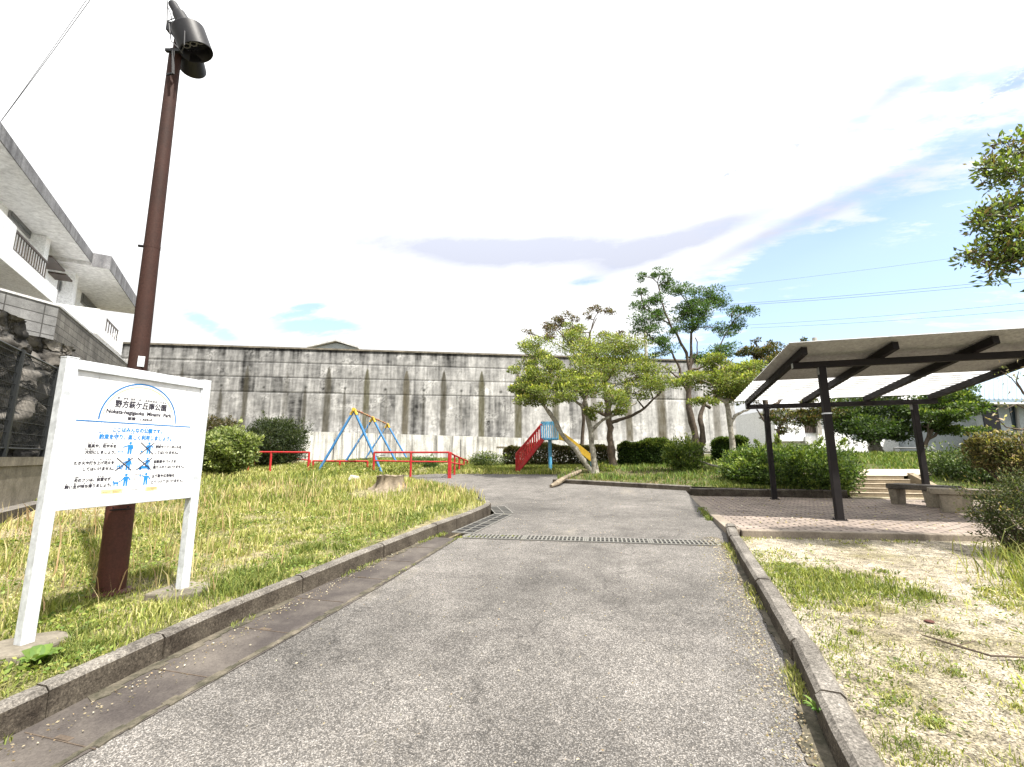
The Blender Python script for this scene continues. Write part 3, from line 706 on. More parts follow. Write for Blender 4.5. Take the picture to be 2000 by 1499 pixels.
MB().tube([PL(pg), PL(pg+.012), PL(pg+.03)], [.17, .17, .12], 20).build('base_plate', M['rust'], lp)
c = PL(pg+.93)+toc*.104-sdv*-.03
MB().box(c, (.008, .075, .034), (toc, sdv, (0, 0, 1))).build('name_plate', M['alu'], lp)
mb = MB().box(PL(pg+.72)+toc*.103, (.016, .145, .010), (toc, sdv, (0, 0, 1)))
for k in (-.05, .05): mb.box(PL(pg+.74)+toc*.106+sdv*k, (.012, .012, .012), (toc, sdv, (0, 0, 1)))
mb.build('hatch_edge', M['lamp'], lp)
MB().box(PL(2.36)+toc*.076-sdv*-.02-sdv*.0, (.01, .05, .10), (toc, sdv, (0, 0, 1))).build('number_plate', M['alu'], lp)
MB().tube([PL(3.52), PL(3.56)], [.068, .068], 20).build('band', M['pole_dark'], lp)
MB().tube([PL(3.54)-r0*.07-f0*.02, PL(3.54)-r0*.11-f0*.03], .014, 8).build('bolt', M['lamp'], lp)
# lamps: oval cowls that point down to the right
top = at(350, 30, 4.62)
def lamp(name, axis0, axis1, ra, rb, flare, lens=True):
    a = np.array(axis0); b = np.array(axis1); d = (b-a)/np.linalg.norm(b-a)
    s1 = np.cross(d, f0); s1 /= np.linalg.norm(s1); s2 = np.cross(d, s1); n = 28; mb = MB(); rings = []
    for t, k in ((0, .90), (0.002, .93), (.02, .985), (.03, .995), (.06, 1.0), (.985, flare), (1.0, flare)):
        rings.append([a+(b-a)*t+k*(ra*math.cos(2*PI*i/n)*s1 + rb*math.sin(2*PI*i/n)*s2) for i in range(n)])
    for t, k in ((1.0, flare-.05), (.45, .90)):
        rings.append([a+(b-a)*t+k*(ra*math.cos(2*PI*i/n)*s1 + rb*math.sin(2*PI*i/n)*s2) for i in range(n)])
    vs = [v for r in rings for v in r]
    fs = [(j*n+i, j*n+(i+1) % n, (j+1)*n+(i+1) % n, (j+1)*n+i) for j in range(len(rings)-1) for i in range(n)]
    fs.append(tuple(range(n))[::-1]); mb.add(vs, fs); o = mb.build(name, M['lamp'], lp, smooth=True); fixnormals(o)
    if lens:
        c_ = a+(b-a)*.55; m2 = MB()
        m2.face([c_+.9*(ra*math.cos(2*PI*i/n)*s1+rb*math.sin(2*PI*i/n)*s2) for i in range(n)]); m2.build('lamp_glass', M['lens'], o)
        m3 = MB()
        for k in range(3):
            cc = c_+d*.02+s1*(-.42+.42*k)*ra*1.1
            m3.tube([cc+.20*ra*(math.cos(q)*s1+math.sin(q)*s2) for q in np.linspace(0, 2*PI, 14)], .006, 6)
        m3.build('bulb_ring', M['frame'], o)
    return o
dl = 4.00
lamp('lamp_head', at(367, 57, dl), at(384, 103, dl+.055), .158, .155, 1.0)
lamp('lamp_head', at(374, 106, dl+.14), at(376, 134, dl+.30), .105, .105, 1.25)
MB().tube([at(338, 9, dl), at(349, 28, dl), at(356, 40, dl)], [.045, .046, .046], 16).build('lamp_neck', M['lamp'], lp, smooth=True)
MB().tube([at(350, 29, dl), at(368, 60, dl)], [.064, .072], 16).build('lamp_socket', M['lamp'], lp, smooth=True)
mb = MB()
mb.box(at(333, 55, dl+.05), (.05, .06, .10), (r0, f0, (0, 0, 1)))
mb.bar(at(324, 99, dl), at(356, 100, dl), .03, .03); mb.bar(at(334, 60, dl), at(345, 75, dl), .04, .04); mb.bar(at(326, 146, dl), at(340, 143, dl), .015, .02)
mb.bar(at(338, 100, dl-.06), at(338, 145, dl-.04), .02, .02); mb.bar(at(345, 60, dl), at(358, 84, dl), .05, .03)
mb.build('bracket', M['lamp'], lp)
mb = MB()
mb.tube([at(326, 42, dl), at(340, 36, dl), at(352, 42, dl), at(361, 62, dl-.12), at(360, 88, dl-.12), at(354, 103, dl-.06)], .005, 6)
mb.tube([at(330, 46, dl), at(334, 80, dl-.08), at(348, 94, dl-.1), at(356, 104, dl)], .005, 6)
mb.tube([at(324, -30, dl-.1), at(327, 12, dl-.02), at(326, 45, dl)], .005, 6); mb.tube([at(327, 12, dl-.02), at(334, 30, dl), at(338, 52, dl)], .004, 6)
mb.build('lamp_cable', M['wire'], lp)

# ------------------------------------------------------------ shelter
xl, yf, yr, w_ = 3.16, 8.40, 11.78, 2.98
zf, zr = CAMZ+1.434, CAMZ+1.072
sh = thing('shelter', 'dark timber shelter with a sloping corrugated roof over the block paving', 'shelter', (xl+w_/2, (yf+yr)/2, PLZ))
for x, y, zt in ((xl, yf, zf), (xl+w_, yf, zf), (xl, yr, zr), (xl+w_, yr, zr)):
    MB().box((x, y, (PLZ-.02+zt)/2), (.105, .105, zt-PLZ+.02)).build('post', M['dark_wood'], sh, bevel=.006)
    mb = MB().box((x, y, PLZ+.006), (.17, .17, .012))
    for qx in (-.065, .065):
        for qy in (-.065, .065): mb.tube([(x+qx, y+qy, PLZ+.01), (x+qx, y+qy, PLZ+.03)], .009, 6)
    mb.build('base_plate', M['dark_wood'], sh)
    for qx in (-.056, .056): MB().box((x+qx, y, zt-.04), (.006, .09, .16)).build('bracket', M['frame'], sh)
    if (x, y) == (xl, yf):
        MB().box((x, y, zat((x, y), 808)), (.112, .112, .022)).build('tape_band', M['alu'], sh)
BHt = .105; RH = .13
sl_ = (zf-zr)/(yr-yf)
def roofz(y): return zf+BHt+RH - sl_*(y-yf)               # underside of the roof sheet
for y, z in ((yf, zf), (yr, zr)):
    MB().box((xl+w_/2+.0, y, z+BHt/2), (w_+2*.43, .10, BHt)).build('beam', M['dark_wood'], sh, bevel=.006)
    MB().box((xl-.433, y, z+BHt/2), (.006, .07, BHt*.8)).build('beam_end_cap', M['galv'], sh)
yF, yR = yf-.62, yr+.10
xs = [xl-.38+i*(w_+.76)/3 for i in range(4)]
for x in xs:
    MB().bar((x, yF+.16, roofz(yF+.16)-RH/2-.004), (x, yR, roofz(yR)-RH/2-.004), .085, RH-.006, (0, 0, 1)).build('rafter', M['dark_wood'], sh, bevel=.005)
ysk = yf+(yr-yf)*.50
def corrugated(name, m, ya, yb, n, amp, x0_, x1_):
    mb = MB(); ys = np.linspace(ya, yb, n)
    for lay, dz in ((0, .012), (1, .016)):
        for i, y in enumerate(ys): pass
    vs = []; 
    for dz in (0.0, .004):
        for i, y in enumerate(ys):
            z = roofz(y)+.022+amp*math.sin(i*PI/2)+dz
            vs += [(x0_, y, z), (x1_, y, z)]
    k = 2*n
    fs = [(2*i, 2*i+1, 2*i+3, 2*i+2) for i in range(n-1)] + [(k+2*i, k+2*i+2, k+2*i+3, k+2*i+1) for i in range(n-1)]
    fs += [(2*i, 2*i+2, k+2*i+2, k+2*i) for i in range(n-1)]+[(2*i+1, k+2*i+1, k+2*i+3, 2*i+3) for i in range(n-1)]
    fs += [(0, k, k+1, 1), (2*n-2, 2*n-1, k+2*n-1, k+2*n-2)]
    mb.add(vs, fs); o = mb.build(name, m, sh); fixnormals(o); return o
corrugated('roof_sheet', M['roofsheet'], yF, ysk, 33*4+1, .012, xl-.64, xl+w_+.70)
corrugated('skylight_sheet', M['skylight'], ysk+.002, yR+.12, 11*4+1, .014, xl-.64, xl+w_+.70)
mb = MB()
for y in np.linspace(ysk, yR, 12)[1:]: mb.bar((xl-.5, y, roofz(y)-.004), (xl+w_+.4, y, roofz(y)-.004), .022, .012)
mb.build('purlin', M['frame'], sh)

# ------------------------------------------------------------ benches, steps
def bench(label, x0_, y0_, x1_, y1_, depth, m, mleg, legs, hgt=.42, planters=False):
    a = np.array([x0_, y0_]); b = np.array([x1_, y1_]); Lb = np.linalg.norm(b-a); d = (b-a)/Lb; n = np.array([-d[1], d[0]])
    if n[1] < 0: n = -n
    t = thing('bench', label, 'bench', ((x0_+x1_)/2, (y0_+y1_)/2, PLZ), 'concrete benches at the back of the terrace')
    c = (a+b)/2+n*depth/2
    MB().box((*c, PLZ+hgt-.05), (Lb, depth, .10), ((*d, 0), (*n, 0), (0, 0, 1))).build('seat', m, t, bevel=.012)
    for s, lw_ in legs:
        p = a+d*s*Lb+n*depth/2; mb = MB(); wt, wb = lw_, lw_*.84
        zt_, zb_ = PLZ+hgt-.102, PLZ-.01
        q = lambda u, v, z: (*(p+d*u+n*v), z)
        T_ = [q(-wt/2, -depth*.40, zt_), q(wt/2, -depth*.40, zt_), q(wt/2, depth*.40, zt_), q(-wt/2, depth*.40, zt_)]
        B_ = [q(-wb/2, -depth*.34, zb_), q(wb/2, -depth*.34, zb_), q(wb/2, depth*.34, zb_), q(-wb/2, depth*.34, zb_)]
        mb.add(B_+T_, [(3, 2, 1, 0), (4, 5, 6, 7), (0, 1, 5, 4), (1, 2, 6, 5), (2, 3, 7, 6), (3, 0, 4, 7)])
        o = mb.build('leg', mleg, t, bevel=.015); fixnormals(o)
    return t
A1 = G(1745, 986, lambda x, y: PLZ); A2 = G(1838, 990, lambda x, y: PLZ)
A2 = A1+(A2-A1)
bench('concrete bench coloured dark for the roof shade in front of the steps', 5.16, 11.28, 5.80, 10.42, .42, M['stone_shaded'], M['stone'], ((.08, .16), (.74, .40)))
B1 = G(1852, 1003, lambda x, y: PLZ)
bench('pale sunlit concrete bench with a thick block leg beside the bushes', B1[0]-.14, B1[1]+.14, B1[0]+1.25, B1[1]-.42, .42, M['stone'], M['stone'], ((.22, .44), (.78, .36)))

lips = [973.5, 963.5, 954, 945, 936.5, 929]
st = thing('steps', 'low concrete steps climbing from the terrace to the upper ground', 'steps', (6.0, 12.6, PLZ))
ys_ = [12.52+.30*i for i in range(6)]
zs_ = [at(1740, py, (W(0, 0)@f0)+0)[2] if False else None for py in lips]
zs_ = []
for i, py in enumerate(lips):
    x_ = 5.95; zs_.append(zat((x_, ys_[i]), py))
for i in range(6):
    zt = zs_[i]; xL, xR = 4.95-.03*i, 6.75+.02*i
    yb_ = ys_[i]+.34 if i < 5 else ys_[i]+1.1
    MB().box(((xL+xR)/2, (ys_[i]+yb_)/2, (zt-.012+.1)/2), (xR-xL, yb_-ys_[i], zt-.012-.1)).build('step', M['step'], st, bevel=.006)
    MB().box(((xL+xR)/2, ys_[i]+.03, zt-.004), (xR-xL, .075, .016)).build('step_nosing', M['steplip'], st, bevel=.004)
for x_, k in ((6.98, 1),):
    mb = MB(); mb.prism([(x_, 12.45, .2), (x_, 12.45, zs_[0]+.06), (x_, ys_[5]+.1, zs_[5]+.08), (x_, ys_[5]+.1, .2)], (.14, 0, 0)); fixnormals(mb.build('side_kerb', M['step'], st, bevel=.01))
UZ = zs_[5]
sheet('upper_path', [(4.2, 14.35), (5.0, 14.05), (6.8, 14.05), (9.4, 14.6), (9.6, 15.6), (4.0, 15.5)], lambda x, y: max(UZ-.01, bank(x, y)+.03), .4, M['steplip'])
# ------------------------------------------------------------ big retaining wall behind the playground
def wall_pt(px, off=0.0):                   # foot of the wall seen at that column; off = metres in front
    k = (px-1000)/F; d = (27.81-off)/(1-.133*k); return np.array([*W(k*d, d)[:2]])
wA, wB = wall_pt(150), wall_pt(1436)
wd_ = (wB-wA); wL = np.linalg.norm(wd_); wd_ = wd_/wL; wn = np.array([wd_[1], -wd_[0]])
if wn @ (-wA) < 0: wn = -wn
def ws(px): return float((wall_pt(px)-wA) @ wd_)
zTL, zTR = zat(wall_pt(240), 672), zat(wall_pt(1280), 703)
def ztop(s): return zTL + (zTR-zTL)*(s-ws(240))/(ws(1280)-ws(240))
def wz(px, py): return zat(wall_pt(px), py)
rw = thing('retaining_wall', 'high streaked grey concrete retaining wall closing the park behind the playground', 'wall', (*((wA+wB)/2), .9))
ns, nz = 760, 150
S = np.linspace(0, wL, ns); T = np.linspace(0, 1, nz)
zt = np.array([ztop(s) for s in S]); Zg = .5+(zt[None, :]-.5)*T[:, None]; Sg = np.repeat(S[None, :], nz, 0)
# horizontal formwork joints follow the wall top at fixed depths below it
def joint(pyl, pxl=540):
    return ztop(ws(pxl))-wz(pxl, pyl)
jd = [joint(708.5), joint(737.5), joint(767)]
dep = zt[None, :]-Zg
base = .285 + .09*(vnoise(Sg, Zg, .9, 3)-.5) + .07*(vnoise(Sg, Zg, .25, 4)-.5)
row = np.digitize(dep, jd)
pcol = np.floor(Sg/.92).astype(int)
hp = ((pcol*73856093) ^ (row*19349663)) & 1023
panel = np.where(hp % 5 == 0, -.105, np.where(hp % 7 == 1, .055, 0.0))*(row >= 2) + np.where(hp % 6 == 2, -.065, 0)*(row < 2)
base = base+panel
st1 = vnoise(Sg, Zg*.05, .22, 5); st2 = vnoise(Sg, Zg*.08, .09, 6)
base += .17*(st1-.5)*(.5+.5*np.exp(-dep/1.5)) + .14*(st2-.5)
drip = np.clip(vnoise(Sg, 0*Zg, .16, 8)-.5, 0, 1)*2*np.exp(-dep/(.5+1.2*vnoise(Sg, 0*Zg, .3, 9)))
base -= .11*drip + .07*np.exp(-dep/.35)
patch = np.clip(vnoise(Sg, Zg, .55, 12)-.55, 0, 1)*2
base += .07*(vnoise(Sg*.3, Zg, .11, 15)-.5) + .06*(vnoise(Sg*.5, Zg, .05, 16)-.5)
base += .20*patch*(vnoise(Sg, Zg, .07, 13) > .45)
sx_ = ws(1000); wR = np.clip((Sg-ws(1080))/6, 0, 1); base += .065*wR*(row >= 2)                # paler right hand end
lf = np.clip((ws(900)-Sg)/14, 0, 1); base -= .075*lf
rgb = np.stack([base*1.0, base*.99, base*.965], -1)
def spear(px, pyt, wpx, colr, k=.85, pyb=None):
    wpx *= 1.25; k = min(1, k*1.12)
    s0 = ws(px); zt_ = wz(px, pyt); hw = wpx/2*np.linalg.norm(np.array(wall_pt(px+1))-wall_pt(px))
    zb_ = .5 if pyb is None else wz(px, pyb)
    u = np.clip((zt_-Zg)/.9, 0, 1)**.6
    wob = .03*(vnoise(Zg, Sg*0, .4, int(px))-.5)
    a = np.clip(1-np.abs(Sg-s0-wob)/(hw*u+1e-4), 0, 1); a = np.clip(a*2.5, 0, 1)*(Zg < zt_)*(Zg > zb_)*k
    a = a*(.75+.25*vnoise(Sg, Zg*.2, .08, 21))
    for c in range(3): rgb[..., c] = rgb[..., c]*(1-a)+colr[c]*a
dk = (.055, .05, .036); br_ = (.085, .075, .052); gn = (.075, .07, .04)
for px, pyt, w__, cc, k in ((296, 720, 9, dk, .7), (345, 716, 8, dk, .6), (425, 757, 9, dk, .75), (474, 713, 10, dk, .85), (554, 722, 10, dk, .4), (592, 757, 9, dk, .7), (636, 717, 13, dk, .95), (670, 758, 7, dk, .6),
                       (713, 720, 12, gn, .9), (752, 760, 6, dk, .35), (791, 724, 13, br_, .9), (826, 762, 5, dk, .4), (865, 724, 12, dk, .95), (900, 763, 5, dk, .35), (940, 725, 12, gn, .95), (1012, 728, 14, gn, .9), (1085, 735, 13, gn, .85),
                       (1160, 738, 12, br_, .7), (1228, 735, 14, br_, .9), (1292, 735, 18, br_, .9), (1345, 740, 15, dk, .6), (1400, 745, 14, br_, .6)):
    spear(px, pyt, w__, cc, k)
def blob(px, py, rx, ry, colr, k):
    s0, z0_ = ws(px), wz(px, py); u = wall_pt(px+1)-wall_pt(px); q = np.linalg.norm(u)
    a = np.clip(1.4-np.hypot((Sg-s0)/(rx*q), (Zg-z0_)/(ry*q)), 0, 1)*k
    for c in range(3): rgb[..., c] = rgb[..., c]*(1-a)+colr[c]*a
for px, py in ((425, 753), (509, 757), (592, 757), (670, 759), (750, 761), (826, 763), (900, 764), (978, 766)): blob(px, py, 3, 3, (.03, .03, .025), .9)
# joints: shade of the grooves put into the vertex colour
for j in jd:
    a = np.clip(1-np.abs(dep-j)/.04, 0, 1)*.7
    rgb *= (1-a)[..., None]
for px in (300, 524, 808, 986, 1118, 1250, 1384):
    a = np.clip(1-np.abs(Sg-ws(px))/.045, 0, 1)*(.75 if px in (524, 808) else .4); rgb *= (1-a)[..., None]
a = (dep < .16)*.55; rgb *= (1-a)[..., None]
rgb = np.clip(rgb, .015, .62)
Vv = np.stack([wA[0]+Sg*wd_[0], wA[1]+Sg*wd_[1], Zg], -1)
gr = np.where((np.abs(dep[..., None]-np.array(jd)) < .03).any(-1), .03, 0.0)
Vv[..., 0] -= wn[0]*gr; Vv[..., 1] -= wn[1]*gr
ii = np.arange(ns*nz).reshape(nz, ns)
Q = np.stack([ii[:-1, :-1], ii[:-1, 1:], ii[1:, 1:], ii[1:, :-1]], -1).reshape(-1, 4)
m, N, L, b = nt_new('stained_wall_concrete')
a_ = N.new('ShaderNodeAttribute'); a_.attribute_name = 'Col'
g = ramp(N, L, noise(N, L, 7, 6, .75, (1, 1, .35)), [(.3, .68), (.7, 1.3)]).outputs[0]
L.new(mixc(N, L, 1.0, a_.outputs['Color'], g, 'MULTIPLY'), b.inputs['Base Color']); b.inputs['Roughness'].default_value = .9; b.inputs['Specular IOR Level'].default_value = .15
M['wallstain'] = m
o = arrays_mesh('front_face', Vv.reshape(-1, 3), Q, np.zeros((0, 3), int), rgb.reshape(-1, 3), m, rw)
mb = MB()
q = lambda p, z, k=0: np.array([*(p-wn*k), z])
mb.add([q(wA, .5, .06), q(wB, .5, .06), q(wB, ztop(wL)-.01, .06), q(wA, ztop(0)-.01, .06), q(wA, .5, .6), q(wB, .5, .6), q(wB, ztop(wL)-.01, .6), q(wA, ztop(0)-.01, .6)],
       [(0, 1, 2, 3), (5, 4, 7, 6), (1, 5, 6, 2), (4, 0, 3, 7), (3, 2, 6, 7), (0, 4, 5, 1)])
fixnormals(mb.build('wall_body', M['conc_old'], rw))
mb = MB().bar(q(wA, ztop(0)+.03, .27), q(wB, ztop(wL)+.03, .27), .68, .10); mb.build('coping', M['conc_old'], rw)
# low pale wall in front of it
lw = thing('low_wall', 'low whitish concrete wall with dark run-off at the foot of the retaining wall', 'wall', (*wall_pt(800, .8), .9))
def lpt(px): return wall_pt(px, .75)
L0, L1, L2_, L3 = 430, 600, 1010, 1445
topz = {430: zat(lpt(430), 838), 600: zat(lpt(600), 843), 1010: zat(lpt(1010), 855.5), 1445: zat(lpt(1445), 868)}
seq = [430, 600, 1010, 1445]; mb = MB()
vs = []
for px in seq:
    p = lpt(px); vs += [np.array([*p, .4]), np.array([*p, topz[px]]), np.array([*(p-wn*.70), topz[px]+.02]), np.array([*(p-wn*.70), .4])]
fs = [(4*i+a, 4*i+4+a, 4*i+4+(a+1) % 4, 4*i+(a+1) % 4) for i in range(3) for a in range(4)]+[(3, 2, 1, 0), (12, 13, 14, 15)]
mb.add(vs, fs); fixnormals(mb.build('wall_body', M['white_conc'], lw))
mb = MB()
for px in (655, 775, 900, 1009, 1120, 1260): p = lpt(px)+wn*.002; mb.box((*p, 1.4), (.03, .012, 2.0-.5*(px > 900)), ((*wd_, 0), (*wn, 0), (0, 0, 1)))
mb.build('wall_joint', M['pit'], lw)
p0, p1 = lpt(970)+wn*.01, lpt(1440)+wn*.01
mb = MB().bar((*p0, zat(p0, 873)), (*p1, zat(p1, 884)), .05, .05); mb.build('ledge_line', M['conc_old'], lw)
# gabled building beyond the wall
def far(px, d): k = (px-1000)/F; return W(k*d, d)
hg = thing('house', 'pale gable of a building peeping over the retaining wall', 'house', far(648, 55))
d = 55; zb_ = at(648, 690, d)[2]-3; za = at(648, 668, d)[2]
pL, pR, pM = far(595, d), far(690, d), far(648, d)
mb = MB(); e3 = f0*14
mb.prism([(*pL[:2], zb_), (*pR[:2], zb_), (*pR[:2], at(690, 680.5, d)[2]), (*pM[:2], za-.15), (*pL[:2], at(595, 680.5, d)[2])], e3); fixnormals(mb.build('wall', M['housewall'], hg))
for a, b in ((pL, pM), (pR, pM)):
    za_ = at(595 if a is pL else 690, 679.5, d)[2]; o_ = (a-b)*.06
    mb = MB(); A0 = np.array([*(a+o_)[:2], za_-.1])-f0*.5; B0 = np.array([*b[:2], za])-f0*.5
    mb.prism([A0, B0, B0+f0*15, A0+f0*15], (0, 0, .22)); fixnormals(mb.build('roof', M['fascia'], hg))
def upole(label, px, pyt, d, r, arms=True):
    p = far(px, d); t = thing('utility_pole', label, 'utility pole', (*p[:2], 1.0)); zt_ = at(px, pyt, d)[2]
    MB().tube([(*p[:2], .8), (*p[:2], zt_)], [r*1.3, r], 12).build('pole', M['conc'], t, smooth=True)
    if arms:
        for k in (.35, 1.3): MB().bar((*(p+r0*-.8)[:2], zt_-k), (*(p+r0*.8)[:2], zt_-k), .09, .09).build('crossarm', M['galv'], t)
        mb = MB()
        for k in (-.7, -.3, .4, .75): mb.tube([(*(p+r0*k)[:2], zt_-.32), (*(p+r0*k)[:2], zt_-.12)], .05, 8)
        mb.build('insulator', M['conc'], t)
    return t
upole('thin utility pole rising behind the tall dark green tree', 1269, 640, 42, .15)
upole('stubby pole top showing just above the shelter roof', 1609, 660, 40, .2, False)

# ------------------------------------------------------------ swing set
def lw2(x, y): return lawn2(x, y) if x < -2.3 else rz(x, y)
dn, df = 16.8, 25.0
aN, aF = at(691.6, 799.5, dn), at(757, 829.5, df); aM = None
zA = (aN[2]+aF[2])/2; aN[2] = aF[2] = zA
aM = (aN+aF)/2
# middle frame seen at column 727
for k in np.linspace(.3, .7, 81):
    p = aN+(aF-aN)*k
    if abs(proj(p)[0]-727.6) < .6: aM = p
bd_ = (aF-aN)/np.linalg.norm(aF-aN); bn = np.array([bd_[1], -bd_[0], 0]); bn /= np.linalg.norm(bn)
if bn @ r0 < 0: bn = -bn
sw = thing('swing_set', 'blue A-frame swing set with a yellow top bar in the weeds', 'swing set', (aM[0], aM[1], rz(*aM[:2])))
mb = MB().tube([aN-bd_*.1, aF+bd_*.1], .038, 12); mb.build('top_bar', M['swingbar'], sw, smooth=True)
for p in (aN, aM, aF):
    for sg_ in (-1, 1):
        ft = p+bn*sg_*1.28; ft[2] = lw2(ft[0], ft[1])-.15
        MB().tube([p-np.array([0, 0, .03]), ft], .048, 12).build('leg', M['blue'], sw, smooth=True)
    MB().tube([p-bd_*.12, p+bd_*.10], .062, 12).build('joint', M['yellow'], sw, smooth=True)
    j = MB()
    for sg_ in (-1, 1):
        q_ = p+(bn*sg_*1.28-np.array([0, 0, zA-.9]))*.09; j.tube([p, q_], .058, 12)
    j.build('joint_sleeve', M['yellow'], sw, smooth=True)
for a, b in ((aN, aM), (aM, aF)):
    for t0 in (.27, .70):
        c0 = a+(b-a)*t0; zz_ = rz(*c0[:2])+.55
        for t1 in (-.24, .24):
            c1 = c0+bd_*t1; MB().tube([c1, (c1[0], c1[1], zz_+.02)], .016, 6).build('chain', M['galv'], sw)
            MB().tube([c1-bd_*.05, c1+bd_*.04], .046, 10).build('hanger', M['red'], sw)
        MB().box((c0[0], c0[1], zz_), (.54, .20, .035), (bd_, bn, (0, 0, 1))).build('swing_seat', M['black_metal'], sw, bevel=.008)

# ------------------------------------------------------------ red safety rails
def rail(label, pts, bars, r=.036, posts=None, d=16.3):
    """pts: (column, row of the top bar, row of the ground, distance) of each post"""
    P_ = [at(px, pyt, dd) for px, pyt, pyb, dd in pts]; B_ = [at(px, pyb, dd)[2] for px, pyt, pyb, dd in pts]
    t = thing('safety_rail', label, 'safety rail', (P_[0][0], P_[0][1], B_[0]), 'red safety rails round the swings')
    for i, (p, zb__) in enumerate(zip(P_, B_)):
        if posts is None or i in posts: MB().tube([(p[0], p[1], zb__-.25), (p[0], p[1], p[2]+.01)], r*1.15, 12).build('post', M['red'], t, smooth=True)
    for i in range(len(P_)-1):
        for k in bars:
            a = P_[i].copy(); b = P_[i+1].copy(); a[2] = B_[i]+(a[2]-B_[i])*k; b[2] = B_[i+1]+(b[2]-B_[i+1])*k
            MB().tube([a, b], r if k == 1 else r*.8, 10).build('rail', M['red'], t, smooth=True)
    return t
rail('long red rail running from the pale round bush to a single post', [(487, 883.5, 917, 17.2), (530, 883.5, 917, 17.0), (604, 884, 916, 16.8)], (1,))
rail('slanting red rail receding behind the weeds beside the dark shrub', [(498, 889, 917, 19.2), (545, 893.5, 917, 20.2), (606, 899.5, 918, 21.5)], (1, ), .03)
rail('short low red rail between the two longer ones', [(612, 900.5, 920, 17.5), (664, 901.3, 920, 17.4), (718, 901.5, 920, 17.3)], (1,), .034)
rail('red rail with middle and bottom bars in front of the swing legs', [(731, 884, 917, 16.6), (803, 884, 920, 16.3), (877, 884, 921, 16.1)], (1, .50))
rail('oblique red rail with closely set posts at the path edge', [(880, 885, 922, 16.1), (888, 890, 921, 17.2), (897, 894, 920, 18.4), (906, 898, 919, 19.8), (913, 901, 918.5, 21.0)], (1, .5), .034)

# ------------------------------------------------------------ slide
ds = 17.8
sp = at(1075, 922, ds); pz_ = at(1075, 859, ds)[2]; pt_ = at(1075, 826, ds)[2]; gz_ = sp[2]
sd = thing('slide', 'small slide with red stairs, blue cage platform and yellow chute', 'slide', sp)
pc = sp.copy(); dirx = r0*.985+f0*(-.10); dirx /= np.linalg.norm(dirx); diry = np.array([-dirx[1], dirx[0], 0])
MB().tube([(pc[0], pc[1], gz_-.2), (pc[0], pc[1], pz_)], .075, 16).build('post', M['cyan'], sd, smooth=True)
hw = 16.0/F*ds
MB().box((pc[0], pc[1], pz_+.02), (2*hw, 2*hw*.9, .08), (dirx, diry, (0, 0, 1))).build('platform', M['cyan'], sd, bevel=.01)
cg = MB()
def sp_(u, v, z): return pc*np.array([1, 1, 0])+dirx*u+diry*v+np.array([0, 0, z])
H_ = pt_
for v in (-hw*.9, hw*.9):
    cg.bar(sp_(-hw, v, H_), sp_(hw, v, H_), .05, .05); cg.bar(sp_(-hw, v, H_-.07), sp_(hw, v, H_-.07), .03, .03)
    for u in np.linspace(-hw, hw, 9): cg.bar(sp_(u, v, pz_), sp_(u, v, H_), .045, .028, (1, 0, 0))
for v in (-.9*hw, -.35*hw, .35*hw, .9*hw): cg.bar(sp_(hw, v, pz_), sp_(hw, v, H_), .04, .04, (1, 0, 0))
cg.bar(sp_(hw, -.9*hw, H_), sp_(hw, .9*hw, H_), .05, .05)
cg.build('cage', M['cyan'], sd)
bt = at(1009, 921, ds); run = (pc-bt) @ dirx - hw
ub = -hw-run
wv = .30
for v in (-wv, wv):
    MB().bar(sp_(-hw+.05, v, pz_+.02), sp_(ub, v, gz_), .05, .16).build('stringer', M['red'], sd)
    hr = MB(); hr.tube([sp_(-hw+.02, v, H_-.06), sp_(ub, v, gz_+.72), sp_(ub, v, gz_-.1)], .034, 10); hr.build('handrail', M['red'], sd, smooth=True)
    bl = MB()
    for t_ in np.linspace(.05, .95, 11):
        u_ = -hw+(ub+hw)*t_; zb2 = pz_+(gz_-pz_)*t_; zt2 = H_-.06+(gz_+.72-H_+.06)*t_
        bl.tube([sp_(u_, v, zb2), sp_(u_, v, zt2)], .017, 6)
    bl.build('balusters', M['red'], sd)
for t_ in np.linspace(.1, .93, 7):
    u_ = -hw+(ub+hw)*t_; MB().box(sp_(u_, 0, pz_+(gz_-pz_)*t_+.03), (.17, 2*wv-.05, .03), (dirx, diry, (0, 0, 1))).build('tread', M['red'], sd)
ce = at(1149, 888, ds); rc = (ce-pc) @ dirx
prof = [(hw-.02, pz_+.05), (hw+.25, pz_-.02), (hw+(rc-hw)*.5, pz_+(ce[2]-pz_)*.47), (rc, ce[2]-.18), (rc+.12, ce[2]-.26), (rc+.22, ce[2]-.27)]
cm = MB(); vs = []
for u, z in prof:
    vs += [sp_(u, -.27, z+.26), sp_(u, -.25, z), sp_(u, .25, z), sp_(u, .27, z+.26), sp_(u, .31, z+.26), sp_(u, .29, z-.04), sp_(u, -.29, z-.04), sp_(u, -.31, z+.26)]
k = 8; n = len(prof)
cm.add(vs, [(i*k+a, i*k+(a+1) % k, (i+1)*k+(a+1) % k, (i+1)*k+a) for i in range(n-1) for a in range(k)]+[tuple(range(k)), tuple((n-1)*k+a for a in range(k))])
fixnormals(cm.build('chute', M['yellow'], sd))
MB().tube([sp_(rc+.1, 0, gz_-.2), sp_(rc+.1, 0, ce[2]-.28)], .05, 10).build('chute_leg', M['cyan'], sd)
